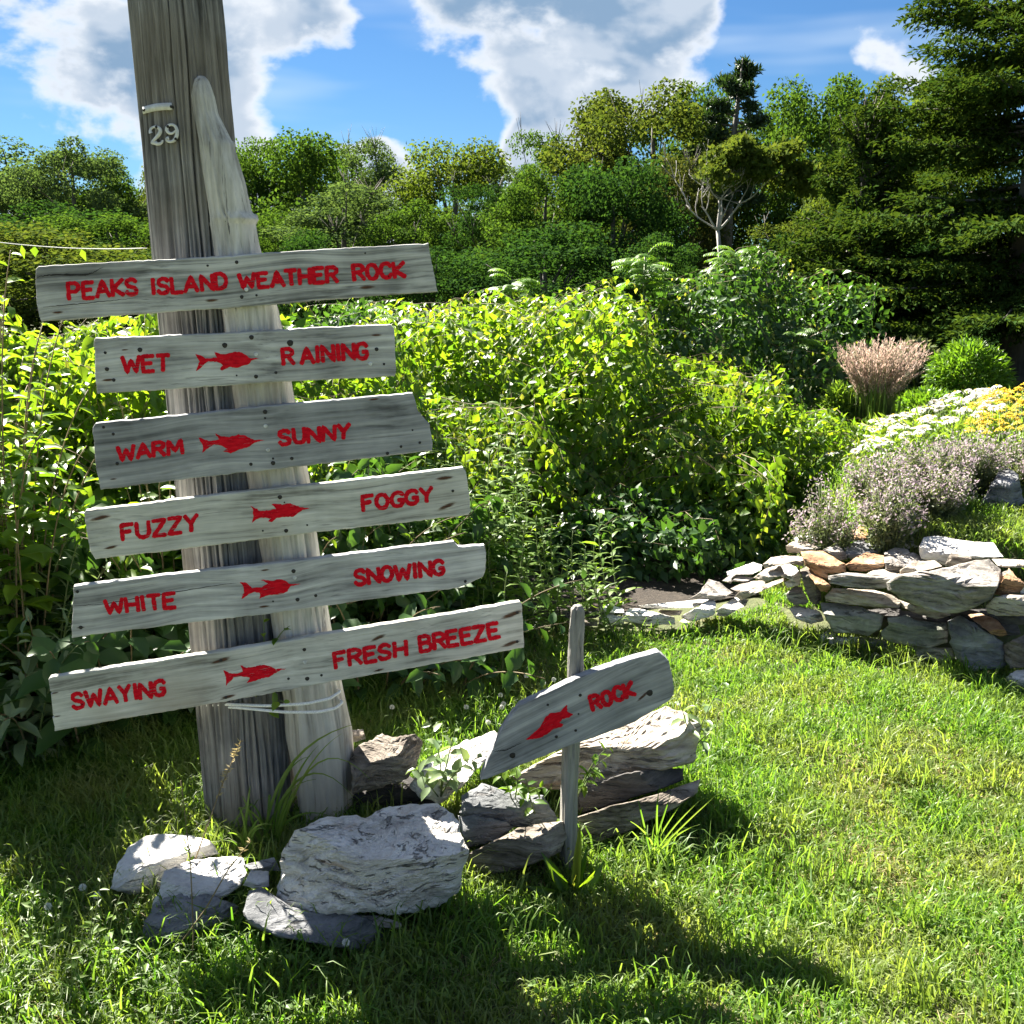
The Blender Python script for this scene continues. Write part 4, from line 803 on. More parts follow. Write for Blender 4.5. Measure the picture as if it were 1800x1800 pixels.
X, Y = scatter(26000, -2.4, 2.4, 1.75, 4.6); k = in_view(X, Y) & (wobble(X * 1.3 + 2, Y * 1.2) > .45) & ~((Y > 4.3) & (X < 1.25)) & ~((((X - WA[0]) * WN[0] + (Y - WA[1]) * WN[1]) > -.05) & (X > 1.1)); X, Y = X[k], Y[k]
X = np.concatenate([X, rnd.normal(.80, .22, 2600), rnd.normal(1.25, .15, 900)]); Y = np.concatenate([Y, rnd.normal(2.50, .10, 2600), rnd.normal(2.9, .12, 900)])
v, t = blades(rnd, X, Y, rnd.uniform(.02, .05, len(X)), rnd.uniform(.0025, .004, len(X)), 1.5)
tag(MB().add(v, t).obj('dry_grass', L_dry), 'straw coloured dead blades mixed through the lawn', 'grass', kind='stuff')
# taller rough grass round stones, hedge foot and the wall
X = []; Y = []
for (cx, cy, sx, sy, n) in ((-1.35, 2.95, .55, .25, 2600), (-.5, 3.3, .9, .25, 2600), (.62, 2.42, .22, .06, 420), (-.75, 2.02, .35, .10, 900), (.1, 2.12, .35, .06, 300), (1.35, 4.02, .15, .05, 260), (1.8, 3.72, .25, .04, 360), (.6, 4.10, .45, .04, 120), (.62, 2.75, .2, .1, 420), (-1.0, 2.35, .12, .12, 300)):
    X.append(rnd.normal(cx, sx, n)); Y.append(rnd.normal(cy, sy, n))
for _ in range(110):
    cx, cy = rnd.uniform(-1.6, 2.0), rnd.uniform(1.8, 4.0)
    if (cx - WA[0]) * WN[0] + (cy - WA[1]) * WN[1] > -.12 and cx > 1.0: continue
    n = rnd.randint(15, 60); X.append(rnd.normal(cx, .03, n)); Y.append(rnd.normal(cy, .025, n))
X = np.concatenate(X); Y = np.concatenate(Y); k = Y > 1.78; X, Y = X[k], Y[k]
v, t = blades(rnd, X, Y, rnd.uniform(.06, .15, len(X)), rnd.uniform(.0035, .006, len(X)), .9)
tag(MB().add(v, t).obj('rough_grass', L_grass), 'longer uncut grass along the hedge foot and round the stones', 'grass', kind='stuff')
# low broad weeds and clover leaves in the lawn
X, Y = scatter(15000, -2.2, 2.2, 1.75, 4.3); k = in_view(X, Y) & ((wobble(X * 1.7, Y * 1.9 + 3) > .62) | ((X < -.2) & (Y < 2.25))) & ~((((X - WA[0]) * WN[0] + (Y - WA[1]) * WN[1]) > -.05) & (X > 1.1)); X, Y = X[k], Y[k]; n = len(X)
P = np.stack([X, Y, height(X, Y) + rnd.uniform(.012, .05, n)], 1); a = rnd.uniform(0, 6.28, n)
T = np.stack([np.cos(a), np.sin(a), rnd.uniform(-.2, .5, n)], 1); N = np.stack([rnd.normal(0, .3, n), rnd.normal(0, .3, n), np.ones(n)], 1)
v, t = leaf_arrays(P, T, N, rnd.uniform(.012, .024, n), rnd.uniform(.008, .016, n), 'kite')
tag(MB().add(v, t).obj('lawn_weeds', L_gold), 'small clover and weed leaves scattered through the lawn', 'weeds', kind='stuff')

# ------------------------------------------------------------------ shoots: a stem with leaves along it
def bez(p0, p1, p2, n):
    s = np.linspace(0, 1, n)[:, None]; return (1 - s) ** 2 * np.asarray(p0) + 2 * s * (1 - s) * np.asarray(p1) + s ** 2 * np.asarray(p2)
def shoot(rnd, lv, st, path, L, wr, r=.003, start=.2, gap=.03, spread=.9, up=.25, tipscale=.45, whorl=False):
    path = np.asarray(path); seg = np.linalg.norm(np.diff(path, axis=0), axis=1); cum = np.concatenate([[0], np.cumsum(seg)]); tot = cum[-1]
    if st is not None: st.tube(path[:: max(1, len(path) // 8)] if len(path) > 16 else path, np.linspace(r, r * .35, len(path[:: max(1, len(path) // 8)] if len(path) > 16 else path)), 4)
    d = start * tot; ang = rnd.uniform(0, 6.28)
    while d < tot:
        p = np.array([np.interp(d, cum, path[:, i]) for i in range(3)]); q = np.array([np.interp(min(d + .02, tot), cum, path[:, i]) for i in range(3)]); ax = q - p
        ax = ax / (np.linalg.norm(ax) + 1e-9) if np.linalg.norm(ax) > 1e-6 else np.array([0, 0, 1.0])
        e1 = unit(np.cross(ax, [.3, .2, .9])); e2 = np.cross(ax, e1); ang += 2.4 if not whorl else 2.2
        for k in range(3 if whorl else 1):
            a = ang + k * 2.1; rad = math.cos(a) * e1 + math.sin(a) * e2
            T = rad * spread + ax * up + np.array([0, 0, rnd.uniform(-.25, .15)]); T = unit(T)
            N = unit(np.array([0, 0, 1.0]) * .8 + ax * .5 + rnd.normal(0, .25, 3))
            if abs(np.dot(N, T)) > .95: N = e1
            f = d / tot; l = L * rnd.uniform(.75, 1.2) * (1 - (1 - tipscale) * max(0, (f - .55) / .45))
            lv.one(p, T, N, l, l * wr * rnd.uniform(.85, 1.15))
        d += gap * rnd.uniform(.7, 1.3)
def shrub(name, label, cat, group, cx, cy, shoots, Hr, rad, L, wr, mat, smat, shape, seed, single=0, gap=.035, lean=(0, 0), spread0=.12, start=.15, whorl=False, up=.25, arch=.5, filt=None, gz=None):
    rnd = np.random.RandomState(seed); z0 = float(height(cx, cy)) if gz is None else gz
    root = thing(name, label, cat, (cx, cy, z0), group); lv = Leaves(); st = MB()
    for _ in range(shoots):
        a = rnd.uniform(0, 6.28); q = math.sqrt(rnd.uniform(0, 1)); h = rnd.uniform(*Hr) * (1 - .25 * q)
        b0 = np.array([cx + spread0 * math.cos(a) * q, cy + spread0 * math.sin(a) * q, z0 - .02]); ex = np.array([math.cos(a) * rad * q + lean[0] * h, math.sin(a) * rad * q + lean[1] * h, 0])
        mid = b0 + ex * .25 + np.array([0, 0, h * .75]); end = b0 + ex + np.array([rnd.normal(0, .05), rnd.normal(0, .05), h * (1 - arch * rnd.uniform(0, .35) * q)])
        shoot(rnd, lv, st, bez(b0, mid, end, 14), L, wr, .0045, start, gap, .9, up, whorl=whorl)
    st.obj('stems', smat, root, smooth=True); lv.obj('leaves', mat, root, shape, single)
    return root

# ------------------------------------------------------------------ vine-covered thickets
def thicket(label, c, r, n_str, n_fill, L, seed, single=0, mat=None, tips=True, lumps=.17, shape='kite', name='vine_thicket', zmin=-.05, yfront=.9, filld=.32):
    rnd = np.random.RandomState(seed); c = np.array(c, float); r = np.array(r, float); root = thing(name, label, 'thicket', (c[0], c[1], float(height(c[0], c[1]))))
    ph = rnd.uniform(0, 6, 8)
    def surf(d, k=1.0):
        l = 1 + lumps * (np.sin(4 * d[..., 0] + 3 * d[..., 2] + ph[0]) * np.sin(5 * d[..., 1] + ph[1]) + .6 * np.sin(9 * d[..., 0] - 6 * d[..., 2] + ph[2]) + .5 * np.sin(13 * d[..., 0] + 11 * d[..., 1] + ph[3]) * np.sin(12 * d[..., 2] + ph[4]))
        return c + d * r * (l * k)[..., None]
    def ok(d): return (d[..., 2] > zmin) & (d[..., 1] < yfront)
    lv = Leaves(); tip = Leaves(); st = MB()
    d = rand_dirs(rnd, n_fill * 3); d = d[ok(d)][:n_fill]; n = len(d); k = 1 - filld * rnd.uniform(0, 1, n) ** 1.6
    P = surf(d, k); nr = nrm(d / r); T = nrm(rnd.normal(0, .6, (n, 3)) + np.array([0, 0, -.55]) + nr * .4); N = nrm(nr * .7 + np.array([0, 0, .5]) + rnd.normal(0, .4, (n, 3)))
    Lf = L * rnd.uniform(.65, 1.25, n); lv.many(P, T, N, Lf, Lf * .62)
    for _ in range(n_str):
        d0 = rand_dirs(rnd, 1)[0]
        if not (d0[2] > zmin and d0[1] < yfront * .7): continue
        tan = rnd.normal(0, 1, 3); tan[2] = tan[2] * .5 - .45 if d0[2] < .75 else rnd.normal(0, .3); tan -= d0 * np.dot(tan, d0); tan = unit(tan)
        m = rnd.randint(12, 26); step = .033 / r.mean(); lift = rnd.uniform(.02, .16); pts = []
        for i in range(m):
            f = i / m; d0 = unit(d0 + tan * step); tan = unit(tan - d0 * np.dot(tan, d0) + rnd.normal(0, .08, 3) - np.array([0, 0, .03]))
            pts.append(surf(d0[None], np.array([1 + lift * math.sin(f * 2.2) * .6]))[0])
        pts = np.array(pts)
        if pts[-1][2] < .02: continue
        st.tube(pts[::3] if m > 9 else pts, np.linspace(.0022, .0008, len(pts[::3] if m > 9 else pts)), 3)
        for i in range(m - 1):
            ax = unit(pts[i + 1] - pts[i]); out = unit(d0 / r); sd = np.cross(ax, out) * (1 if i % 2 else -1); f = i / m
            T_ = unit(sd * .75 + ax * .35 + np.array([0, 0, -.65]) * rnd.uniform(.4, 1.4)); N_ = unit(out * .8 + np.array([0, 0, .6]) + rnd.normal(0, .25, 3)); l = L * rnd.uniform(.8, 1.15) * (1 - .6 * f)
            (tip if (tips and f > .72) else lv).one(pts[i], T_, N_, l, l * .60)
    st.obj('vine_stems', M_vstem, root); lv.obj('leaves', mat or L_vine, root, shape, single)
    if tips: tip.obj('shoot_tips', L_young, root, 'rhomb', 0)
    return root
thicket('sprawling sunlit mound of climbing vines right of the sign boards', (.12, 6.85, .05), (1.62, 1.65, 1.15), 950, 15500, .080, 31, single=240, lumps=.2)
thicket('low trailing end of the vine mound sloping down towards the flower bed', (1.25, 6.25, .0), (.78, 1.0, .72), 300, 5200, .075, 30, single=50, lumps=.2)
thicket('yellow-green vine mass behind the upper sign boards', (-1.05, 5.2, .0), (1.0, .8, 1.22), 420, 6000, .078, 32, single=60)
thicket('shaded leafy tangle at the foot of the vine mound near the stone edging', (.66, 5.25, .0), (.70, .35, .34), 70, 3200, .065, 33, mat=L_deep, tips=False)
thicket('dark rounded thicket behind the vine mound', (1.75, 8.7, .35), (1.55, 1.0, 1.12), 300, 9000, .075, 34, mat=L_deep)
thicket('bright vine bank rising behind the FOGGY and WEATHER ROCK boards', (.10, 8.2, .3), (1.5, .9, .92), 420, 7500, .080, 35, lumps=.2)
thicket('low vines and weeds running beside the lavender flowers', (1.85, 6.6, .30), (.55, .8, .34), 140, 4500, .05, 36)
thicket('tall leafy mass at the left edge behind the WARM board', (-2.35, 4.35, .0), (.95, .8, 1.38), 260, 7500, .085, 37, single=60, mat=L_broad, shape='oval')
thicket('bright leafy mass behind the WET and WARM boards', (-1.35, 4.2, .0), (.75, .6, 1.22), 240, 5200, .075, 38, single=40, mat=L_broad, shape='oval')
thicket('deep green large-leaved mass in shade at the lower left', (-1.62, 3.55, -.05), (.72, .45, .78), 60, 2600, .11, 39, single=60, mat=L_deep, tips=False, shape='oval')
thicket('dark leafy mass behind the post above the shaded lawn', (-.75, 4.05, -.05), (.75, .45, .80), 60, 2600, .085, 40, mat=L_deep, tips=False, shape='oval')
thicket('distant leafy bank behind the left shrub', (-3.6, 8.0, .2), (2.6, 1.2, .85), 200, 8000, .09, 47, mat=L_vine)
thicket('distant bank of bushes behind the pole', (-1.3, 9.5, .3), (1.8, 1.0, .85), 160, 6000, .09, 48, mat=L_deep)
# sumac tops with feathery leaves standing out of the thicket
def sumac(u, v, Y, label, n, Lr, seed):
    rnd = np.random.RandomState(seed); top = at_Y(u, v, Y); z0 = float(height(top[0], Y)); root = thing('sumac', label, 'shrub', (top[0], Y, z0), 'sumac tops over the thicket'); lv = Leaves(); st = MB()
    hub = top - np.array([0, 0, Lr * .45]); st.tube([(top[0], Y, z0), hub], [.02, .008], 5)
    for i in range(n):
        a = rnd.uniform(0, 6.28); e = rnd.uniform(.1, 1.0); d = np.array([math.cos(a), math.sin(a), 0]); h = hub - np.array([0, 0, rnd.uniform(0, Lr * 1.3)])
        P = bez(h, h + d * Lr * .5 + np.array([0, 0, Lr * e * .7]), h + d * Lr * 1.0 + np.array([0, 0, Lr * (e * .6 - .15)]), 13); st.tube(P[::3], np.linspace(.004, .0015, len(P[::3])), 3)
        for j in range(2, 13):
            ax = unit(P[j] - P[j - 1]); sd = unit(np.cross(ax, [0, 0, 1.0]))
            for s_ in (-1, 1):
                l = Lr * .30 * math.sin(.5 + 2.3 * j / 13); lv.one(P[j], sd * s_ * .9 + ax * .45 - np.array([0, 0, .25]), np.array([0, 0, 1.0]) + rnd.normal(0, .15, 3), l, l * .30)
    st.obj('stems', M_stem, root); lv.obj('leaves', L_round, root, 'lance', 0)
sumac(1135, 422, 8.4, 'feathery sumac top left of the bare tree trunk', 34, .25, 41); sumac(1295, 428, 8.6, 'feathery sumac top right of the bare tree trunk', 34, .25, 42)
sumac(1215, 480, 8.2, 'lower sumac between the two taller sumac tops', 26, .22, 43); sumac(700, 532, 6.6, 'ferny sumac at the right end of the top board', 24, .20, 44); sumac(900, 470, 8.8, 'pale sumac at the crest of the vine bank', 30, .22, 45); sumac(1400, 560, 8.0, 'sumac sprig beside the spruce skirt', 20, .2, 46)
# goldenrod and other tall weeds before the mound
gr = np.random.RandomState(50); spots = [(880, 700, 4.6), (820, 720, 4.5), (770, 690, 4.7), (735, 750, 4.35), (800, 800, 4.2), (860, 790, 4.25), (910, 760, 4.5), (930, 830, 4.3), (700, 820, 4.1), (760, 850, 4.05), (830, 860, 4.1), (890, 880, 4.15), (640, 800, 4.2), (600, 790, 4.3), (560, 740, 4.5), (650, 900, 4.0), (720, 900, 3.95), (790, 930, 3.95), (860, 950, 4.0), (920, 960, 4.1), (970, 900, 4.25), (1055, 905, 4.35), (1030, 960, 4.3), (990, 990, 4.2), (940, 1010, 4.1), (680, 980, 3.95), (740, 1000, 3.92), (600, 940, 4.0), (820, 1010, 3.95)]
for i, (u, v, Y) in enumerate(spots):
    p = at_Y(u, v, Y); h = p[2]; root = thing('goldenrod', ('goldenrod stem at the right end of the clump, above the stake' if u > 1020 else 'goldenrod stem behind the driftwood post gaps between the boards' if u < 660 else 'tall goldenrod stem beside the right end of the SUNNY board' if v < 810 else 'goldenrod stem beside the right end of the FOGGY board' if v < 925 else 'low goldenrod stem beside the right end of the SNOWING board'), 'plant', (p[0], Y, 0), 'goldenrod stems before the thicket'); lv = Leaves(); st = MB()
    for k in range(3):
        q = np.array([p[0] + gr.normal(0, .07) * k, Y + gr.normal(0, .06) * k, h * (1 - .12 * k)]); shoot(gr, lv, st, bez((q[0] + gr.normal(0, .05), q[1] + gr.normal(0, .04), 0), (q[0] - .02, q[1], h * .6), q, 10), .105, .21, .004, .10, .018, .85, .38, .5)
    st.obj('stem', M_stem, root); lv.obj('leaves', L_gold, root, 'lance', 0)
# tall broad-leaved shrub filling the left edge
shrub('broadleaf_shrub', 'tall broad-leaved shrub with bright leaves at the left edge above the boards', 'shrub', None, -1.68, 3.2, 34, (1.3, 1.95), .42, .105, .52, L_broad, M_vstem, 'oval', 61, single=110, gap=.04, start=.2)
shrub('broadleaf_shrub', 'yellow-green shrub behind the left ends of the WET and WARM boards', 'shrub', None, -1.25, 3.6, 34, (.85, 1.30), .55, .085, .55, L_broad, M_vstem, 'oval', 62, single=70, gap=.04, start=.25)
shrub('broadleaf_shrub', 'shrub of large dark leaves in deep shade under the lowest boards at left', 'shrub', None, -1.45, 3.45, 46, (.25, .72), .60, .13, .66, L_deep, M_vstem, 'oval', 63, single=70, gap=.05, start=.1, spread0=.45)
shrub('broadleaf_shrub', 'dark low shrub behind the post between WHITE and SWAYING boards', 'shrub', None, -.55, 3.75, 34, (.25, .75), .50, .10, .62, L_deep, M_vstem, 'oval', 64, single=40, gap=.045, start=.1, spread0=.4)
shrub('willow_weed', 'fine narrow-leaved pale weeds at the left edge beside the WARM board', 'plant', None, -1.66, 3.1, 40, (.55, 1.08), .26, .085, .17, L_silver, M_stem, 'lance', 65, gap=.018, start=.1, spread0=.2, up=.6)
shrub('variegated_shrub', 'pale glossy-leaved shrub left of the FUZZY board', 'shrub', None, -1.62, 3.2, 34, (.35, .86), .35, .10, .45, L_silver, M_vstem, 'oval', 66, single=40, gap=.04, start=.1, spread0=.2)
shrub('broadleaf_shrub', 'leafy shrub filling behind the FUZZY board and post', 'shrub', None, -.85, 4.0, 34, (.65, 1.0), .55, .085, .5, L_vine, M_vstem, 'oval', 67, single=30, gap=.04, start=.2, spread0=.3)
# vine strand strung from the shrub to the pole
P = bez(at_Y(-10, 425, 2.9), at_Y(130, 442, 2.85), at_Y(258, 436, 2.72), 24); vs = thing('vine_strand', 'thin vine strung across from the left shrub to the pole', 'vine', tuple(at_Y(258, 436, 2.72)))
st = MB().tube(P, .0013, 4); st.obj('stem', M_rope, vs); lv = Leaves()
for i in (4, 6, 13): lv.one(P[i], np.array([rnd.normal(0, .4), rnd.normal(0, .3), -.9]), np.array([.2, -.9, .3]) + rnd.normal(0, .2, 3), rnd.uniform(.018, .04), rnd.uniform(.014, .024))
lv.obj('leaves', L_vine, vs, 'kite', 2)
# ------------------------------------------------------------------ background trees
def tree_meshes(seed, Rr, Ht, nclump, nleaf, L, twigs=0, low=-.06, flat=.75, cr=(.22, .34)):
    rnd = np.random.RandomState(seed); cl = []
    while len(cl) < nclump:
        d = rand_dirs(rnd, 1)[0]
        q = rnd.uniform(.42, .95); z = Ht * (low + (1 - low) * (.5 + .5 * d[2] * q * 1.12)); sh = 1.0 if z > Ht * .3 else .9
        cl.append((d[0] * q * Rr * sh * 1.05, d[1] * q * Rr * sh * 1.05, z, rnd.uniform(*cr) * Rr * (1.15 - .4 * max(0, z / Ht - .5))))
    cl = np.array(cl); per = nleaf // nclump; P, T, N = [], [], []
    for x, y, z, rc in cl:
        d = rand_dirs(rnd, per); k = rnd.uniform(0, 1, per) ** .45; k = .35 + .75 * k
        lump = 1 + .22 * np.sin(5 * d[:, 0] + x) * np.sin(6 * d[:, 2] + z)
        P.append(np.array([x, y, z]) + d * (rc * k * lump)[:, None] * np.array([1, 1, flat]))
        N.append(nrm(d * .8 + np.array([0, 0, .5]) + rnd.normal(0, .5, (per, 3)))); T.append(nrm(rnd.normal(0, 1, (per, 3)) + np.array([0, 0, -.5]) + d * .5))
    P, T, N = np.vstack(P), np.vstack(T), np.vstack(N); n = len(P); l = L * rnd.uniform(.6, 1.3, n)
    v, t = leaf_arrays(P, T, N, l, l * .72, 'rhomb'); crown = MB().add(v, t).mesh('crown')
    mb = MB(); mb.tube([(0, 0, -.3), (.03 * Rr, 0, Ht * .2), (0, .04 * Rr, Ht * .45), (.02, 0, Ht * .8)], [.07 * Rr, .055 * Rr, .04 * Rr, .01 * Rr], 8)
    sel = cl[rnd.permutation(nclump)[:18]]
    for x, y, z, rc in sel:
        z0 = Ht * rnd.uniform(.15, .4); p = bez((0, 0, z0), (x * .4, y * .4, z0 + (z - z0) * .6), (x, y, z), 6); mb.tube(p, np.linspace(.025, .006, 6) * Rr, 5)
    for _ in range(twigs):
        x, y, z, rc = sel[rnd.randint(18)]; d = nrm(np.array([rnd.normal(0, .5), rnd.normal(0, .5), 1.4])); p0 = np.array([x, y, z]); mb.tube([p0, p0 + d * rc * .9, p0 + d * rc * 1.7 + rnd.normal(0, .05, 3)], [.012, .008, .003], 3)
    global LASTDIM
    LASTDIM = (float(np.percentile(np.hypot(v[:, 0], v[:, 1]), 96)), float(np.percentile(v[:, 2], 98.5)))
    return crown, mb.mesh('trunk', M_bark, True), LASTDIM
VAR = [tree_meshes(101, 1.8, 4.2, 44, 27000, .085), tree_meshes(102, 1.7, 4.4, 62, 27000, .075, 40, cr=(.15, .26)), tree_meshes(103, 2.0, 4.0, 36, 26000, .09, cr=(.24, .36)), tree_meshes(104, 1.6, 4.3, 72, 25000, .07, 90, cr=(.14, .25)), tree_meshes(105, 1.6, 3.6, 28, 19000, .085, cr=(.26, .40), flat=.6)]
DIM = [q_[2] for q_ in VAR]
def zwhich(v, Y): d = ray(900, v); return CAMZ + d[2] / d[1] * Y
def tree(u, v, Y, wpx, var, mat, label, name='tree', cat='tree', group='trees along the back of the garden', seed=0):
    p = at_Y(u, v, Y); z0 = float(height(p[0], Y)); Ht = p[2] - z0; dep = Y * cp; Rr = wpx * (.50 + .12 * math.sin(seed * 1.7)) / F * dep; r0, h0 = DIM[var]
    root = thing(name, label, cat, (p[0], Y, z0), group); root.rotation_euler = (0, 0, (seed * 2.39996) % 6.283); root.scale = (Rr / r0, Rr / r0, Ht / h0)
    for me, nm, mt in ((VAR[var][0], 'crown', L_tree[mat]), (VAR[var][1], 'trunk', M_bark)):
        o = link_mesh(nm, me, root)
        if not me.materials: me.materials.append(mt)
        o.material_slots[0].link = 'OBJECT'; o.material_slots[0].material = mt
        if nm == 'crown': o['kind'] = 'stuff'
LB = 'tree'
for i, (u, v, Y, wp, var, mat, lab) in enumerate([
    (20, 272, 28, 330, 0, 3, 'grey-green tree at the far left of the skyline'), (125, 262, 26, 190, 1, 3, 'spiky topped tree left of the pole on the skyline'), (210, 305, 27, 190, 0, 0, 'low rounded tree just left of the pole'), (300, 296, 27, 180, 2, 2, 'tree half hidden behind the pole'),
    (440, 262, 26, 170, 2, 0, 'full green tree touching the driftwood post on the skyline'), (525, 250, 25, 230, 2, 0, 'broad green tree right of the driftwood post'), (600, 282, 27, 150, 0, 3, 'small tree in the dip before the first small cloud'), (665, 256, 24, 190, 3, 3, 'thin-leaved grey-green tree with twigs under the small cloud'),
    (800, 262, 23, 220, 2, 5, 'smooth domed yellow-green tree near the middle'), (880, 292, 25, 180, 3, 3, 'wispy tree in the dip right of the domed tree'), (955, 246, 21, 210, 3, 0, 'twiggy green tree where the skyline starts to climb'), (1050, 196, 20, 240, 3, 4, 'brownish tree with bare twigs on the climbing skyline'),
    (1150, 170, 19, 280, 1, 2, 'olive green tree left of the small pine'), (1225, 172, 20, 220, 1, 0, 'green tree right beside the small pine'), (1385, 190, 20, 260, 1, 0, 'loose green tree right of the small pine'), (1480, 158, 19, 260, 1, 0, 'airy tree with upright sprays near the big spruce'), (1580, 165, 19, 220, 1, 5, 'light green tree touching the big spruce'), (1690, 150, 20, 240, 0, 0, 'tree hidden behind the big spruce')]):
    tree(u, v, Y, wp, var, mat, lab, seed=i)
for i, (u, v, Y, wp, var, mat, lab) in enumerate([
    (60, 370, 20, 300, 0, 1, 'dark shaded tree in the wood at far left'), (200, 385, 20, 260, 1, 0, 'middle tree of the wood just left of the pole'), (345, 400, 20, 240, 1, 2, 'wood tree directly behind the pole and post'), (490, 385, 18.5, 190, 0, 0, 'green tree above the middle of the top board'), (600, 335, 18.5, 230, 3, 3, 'silvery green tree above the right half of the top board'),
    (730, 365, 18, 200, 1, 0, 'rounded tree above the right end of the top board'), (860, 335, 17, 260, 3, 1, 'dark tree behind the vine bank'), (960, 310, 16, 240, 1, 0, 'green tree left of the glossy dark tree'), (1080, 300, 15.5, 230, 2, 1, 'glossy dark green tree left of the bare tree'), (1180, 290, 16.5, 200, 3, 4, 'twiggy brown tree behind the bare branches'),
    (1480, 285, 15, 210, 0, 5, 'sunlit yellow-green tree between the bare tree and big spruce'), (1420, 400, 14, 200, 3, 2, 'small olive tree right of the bare tree trunk'), (1540, 400, 14, 240, 1, 1, 'dark tree tucked behind the spruce skirt')]):
    tree(u, v, Y, wp, var, mat, lab, seed=i + 30)
for i, (u, v, Y, wp, var, mat, lab) in enumerate([
    (70, 405, 14, 330, 4, 2, 'olive undergrowth bush behind the strung vine at left'), (300, 440, 14, 300, 0, 1, 'dark undergrowth bush behind the pole'), (540, 418, 13.5, 250, 4, 1, 'dark undergrowth bush behind the top board'), (760, 452, 13, 240, 0, 1, 'shadowy bush right of the top board end'), (960, 405, 12.5, 260, 4, 1, 'shadowy bush under the glossy dark tree'), (1170, 432, 12, 220, 0, 1, 'dark bush behind the left sumac'), (1370, 425, 12, 230, 4, 1, 'dark bush behind the right sumac'), (1470, 500, 11.5, 220, 4, 1, 'dark bush left of the spruce skirt'), (1640, 560, 12.5, 280, 4, 1, 'dark bush behind the spruce and reed grass'), (1800, 520, 12.5, 300, 4, 1, 'dark bush behind the spruce trunk at the right edge')]):
    tree(u, v, Y, wp, var, mat, lab, 'bush', 'bush', 'undergrowth bushes below the trees', i + 60)
# small leaning tree with bare pale branches and a tuft of leaves on top
rnd = np.random.RandomState(77); Y0 = 13.0; b0 = at_Y(1268, 470, Y0); z0 = float(height(b0[0], Y0)); root = thing('bare_branched_tree', 'small tree with pale bare branches and an olive leaf canopy above the sumacs', 'tree', (b0[0], Y0, z0)); mb = MB(); ends = []
def limb(p, d, l, r, lev):
    q = [p]; 
    for i in range(5): d = unit(d + rnd.normal(0, .12, 3) + np.array([0, 0, .04])); q.append(q[-1] + d * l / 5)
    mb.tube(q, np.linspace(r, r * .6, 6), 6 if lev < 2 else 4)
    if lev == 4 or r < .0028: ends.append(q[-1]); return
    for k in range(2 if lev < 1 else rnd.randint(2, 4)):
        limb(q[-1 if k == 0 else rnd.randint(2, 6)], unit(d + rnd.normal(0, .55, 3) * np.array([1, .7, .6]) + np.array([0, 0, .15])), l * rnd.uniform(.62, .85), r * rnd.uniform(.5, .68), lev + 1)
tb = at_Y(1262, 405, Y0)
mb.tube([(b0[0], Y0, z0 - .1), b0, tb], [.034, .030, .024], 7); limb(tb, np.array([-.02, 0, 1.0]), .36, .020, 0); limb(tb, np.array([.7, 0, .8]), .42, .017, 1); limb(tb, np.array([-.9, 0, .45]), .5, .012, 2); limb(tb, np.array([.3, -.2, .9]), .36, .014, 1); limb(tb, np.array([-.6, -.2, .8]), .36, .013, 1)
mb.obj('trunk', M_bare, root, smooth=True); lv = Leaves(); 
for (u, v, w_, h_, n) in [(rnd.uniform(1228, 1440), rnd.uniform(246, 325), rnd.uniform(14, 30), rnd.uniform(9, 18), rnd.randint(220, 460)) for _ in range(26)]:
    v += 26 * abs((u - 1335) / 110) ** 2 * .8
    c = at_Y(u, v, Y0); k = Y0 / F; d = rand_dirs(rnd, n); P = c + d * (rnd.uniform(.3, 1, n) ** .5)[:, None] * np.array([w_ * k, .6, h_ * k]); l = .07 * rnd.uniform(.6, 1.3, n)
    lv.many(P, nrm(rnd.normal(0, 1, (n, 3)) + np.array([0, 0, -.4])), nrm(rnd.normal(0, .5, (n, 3)) + np.array([0, 0, 1])), l, l * .7)
lv.obj('crown', L_tree[2], root, 'rhomb')
# small pine on the skyline
rnd = np.random.RandomState(78); Y0 = 17.5; tp = at_Y(1306, 102, Y0); z0 = float(height(tp[0], Y0)); root = thing('pine_tree', 'small dark ragged pine standing above the skyline', 'tree', (tp[0], Y0, z0)); mb = MB(); lv = Leaves(); H = tp[2] - z0
mb.tube([(tp[0] - .1, Y0, z0), (tp[0] - .12, Y0, z0 + H * .6), tp], [.10, .06, .012], 6)
for i in range(30):
    z = z0 + H * (.42 + .57 * i / 30) ; k = 1 - (i / 30); L_ = (.16 + .95 * k * rnd.uniform(.5, 1.15)); a = rnd.uniform(0, 6.28); p0 = np.array([tp[0] - .1 * k, Y0, z]); p1 = p0 + np.array([math.cos(a) * L_, math.sin(a) * L_, L_ * rnd.uniform(-.05, .4)]); mb.tube([p0, (p0 + p1) / 2 - np.array([0, 0, .03]), p1], [.02, .014, .006], 4)
    n = 260; f = rnd.uniform(.5, 1.08, n)[:, None]; P = p0 + (p1 - p0) * f + rnd.normal(0, .05, (n, 3)) * np.array([1, 1, .6]); lv.many(P, rand_dirs(rnd, n) + np.array([0, 0, .5]), rand_dirs(rnd, n), rnd.uniform(.09, .16, n), .035)
mb.obj('trunk', M_bark, root); lv.obj('needles', L_pine, root, 'rhomb')
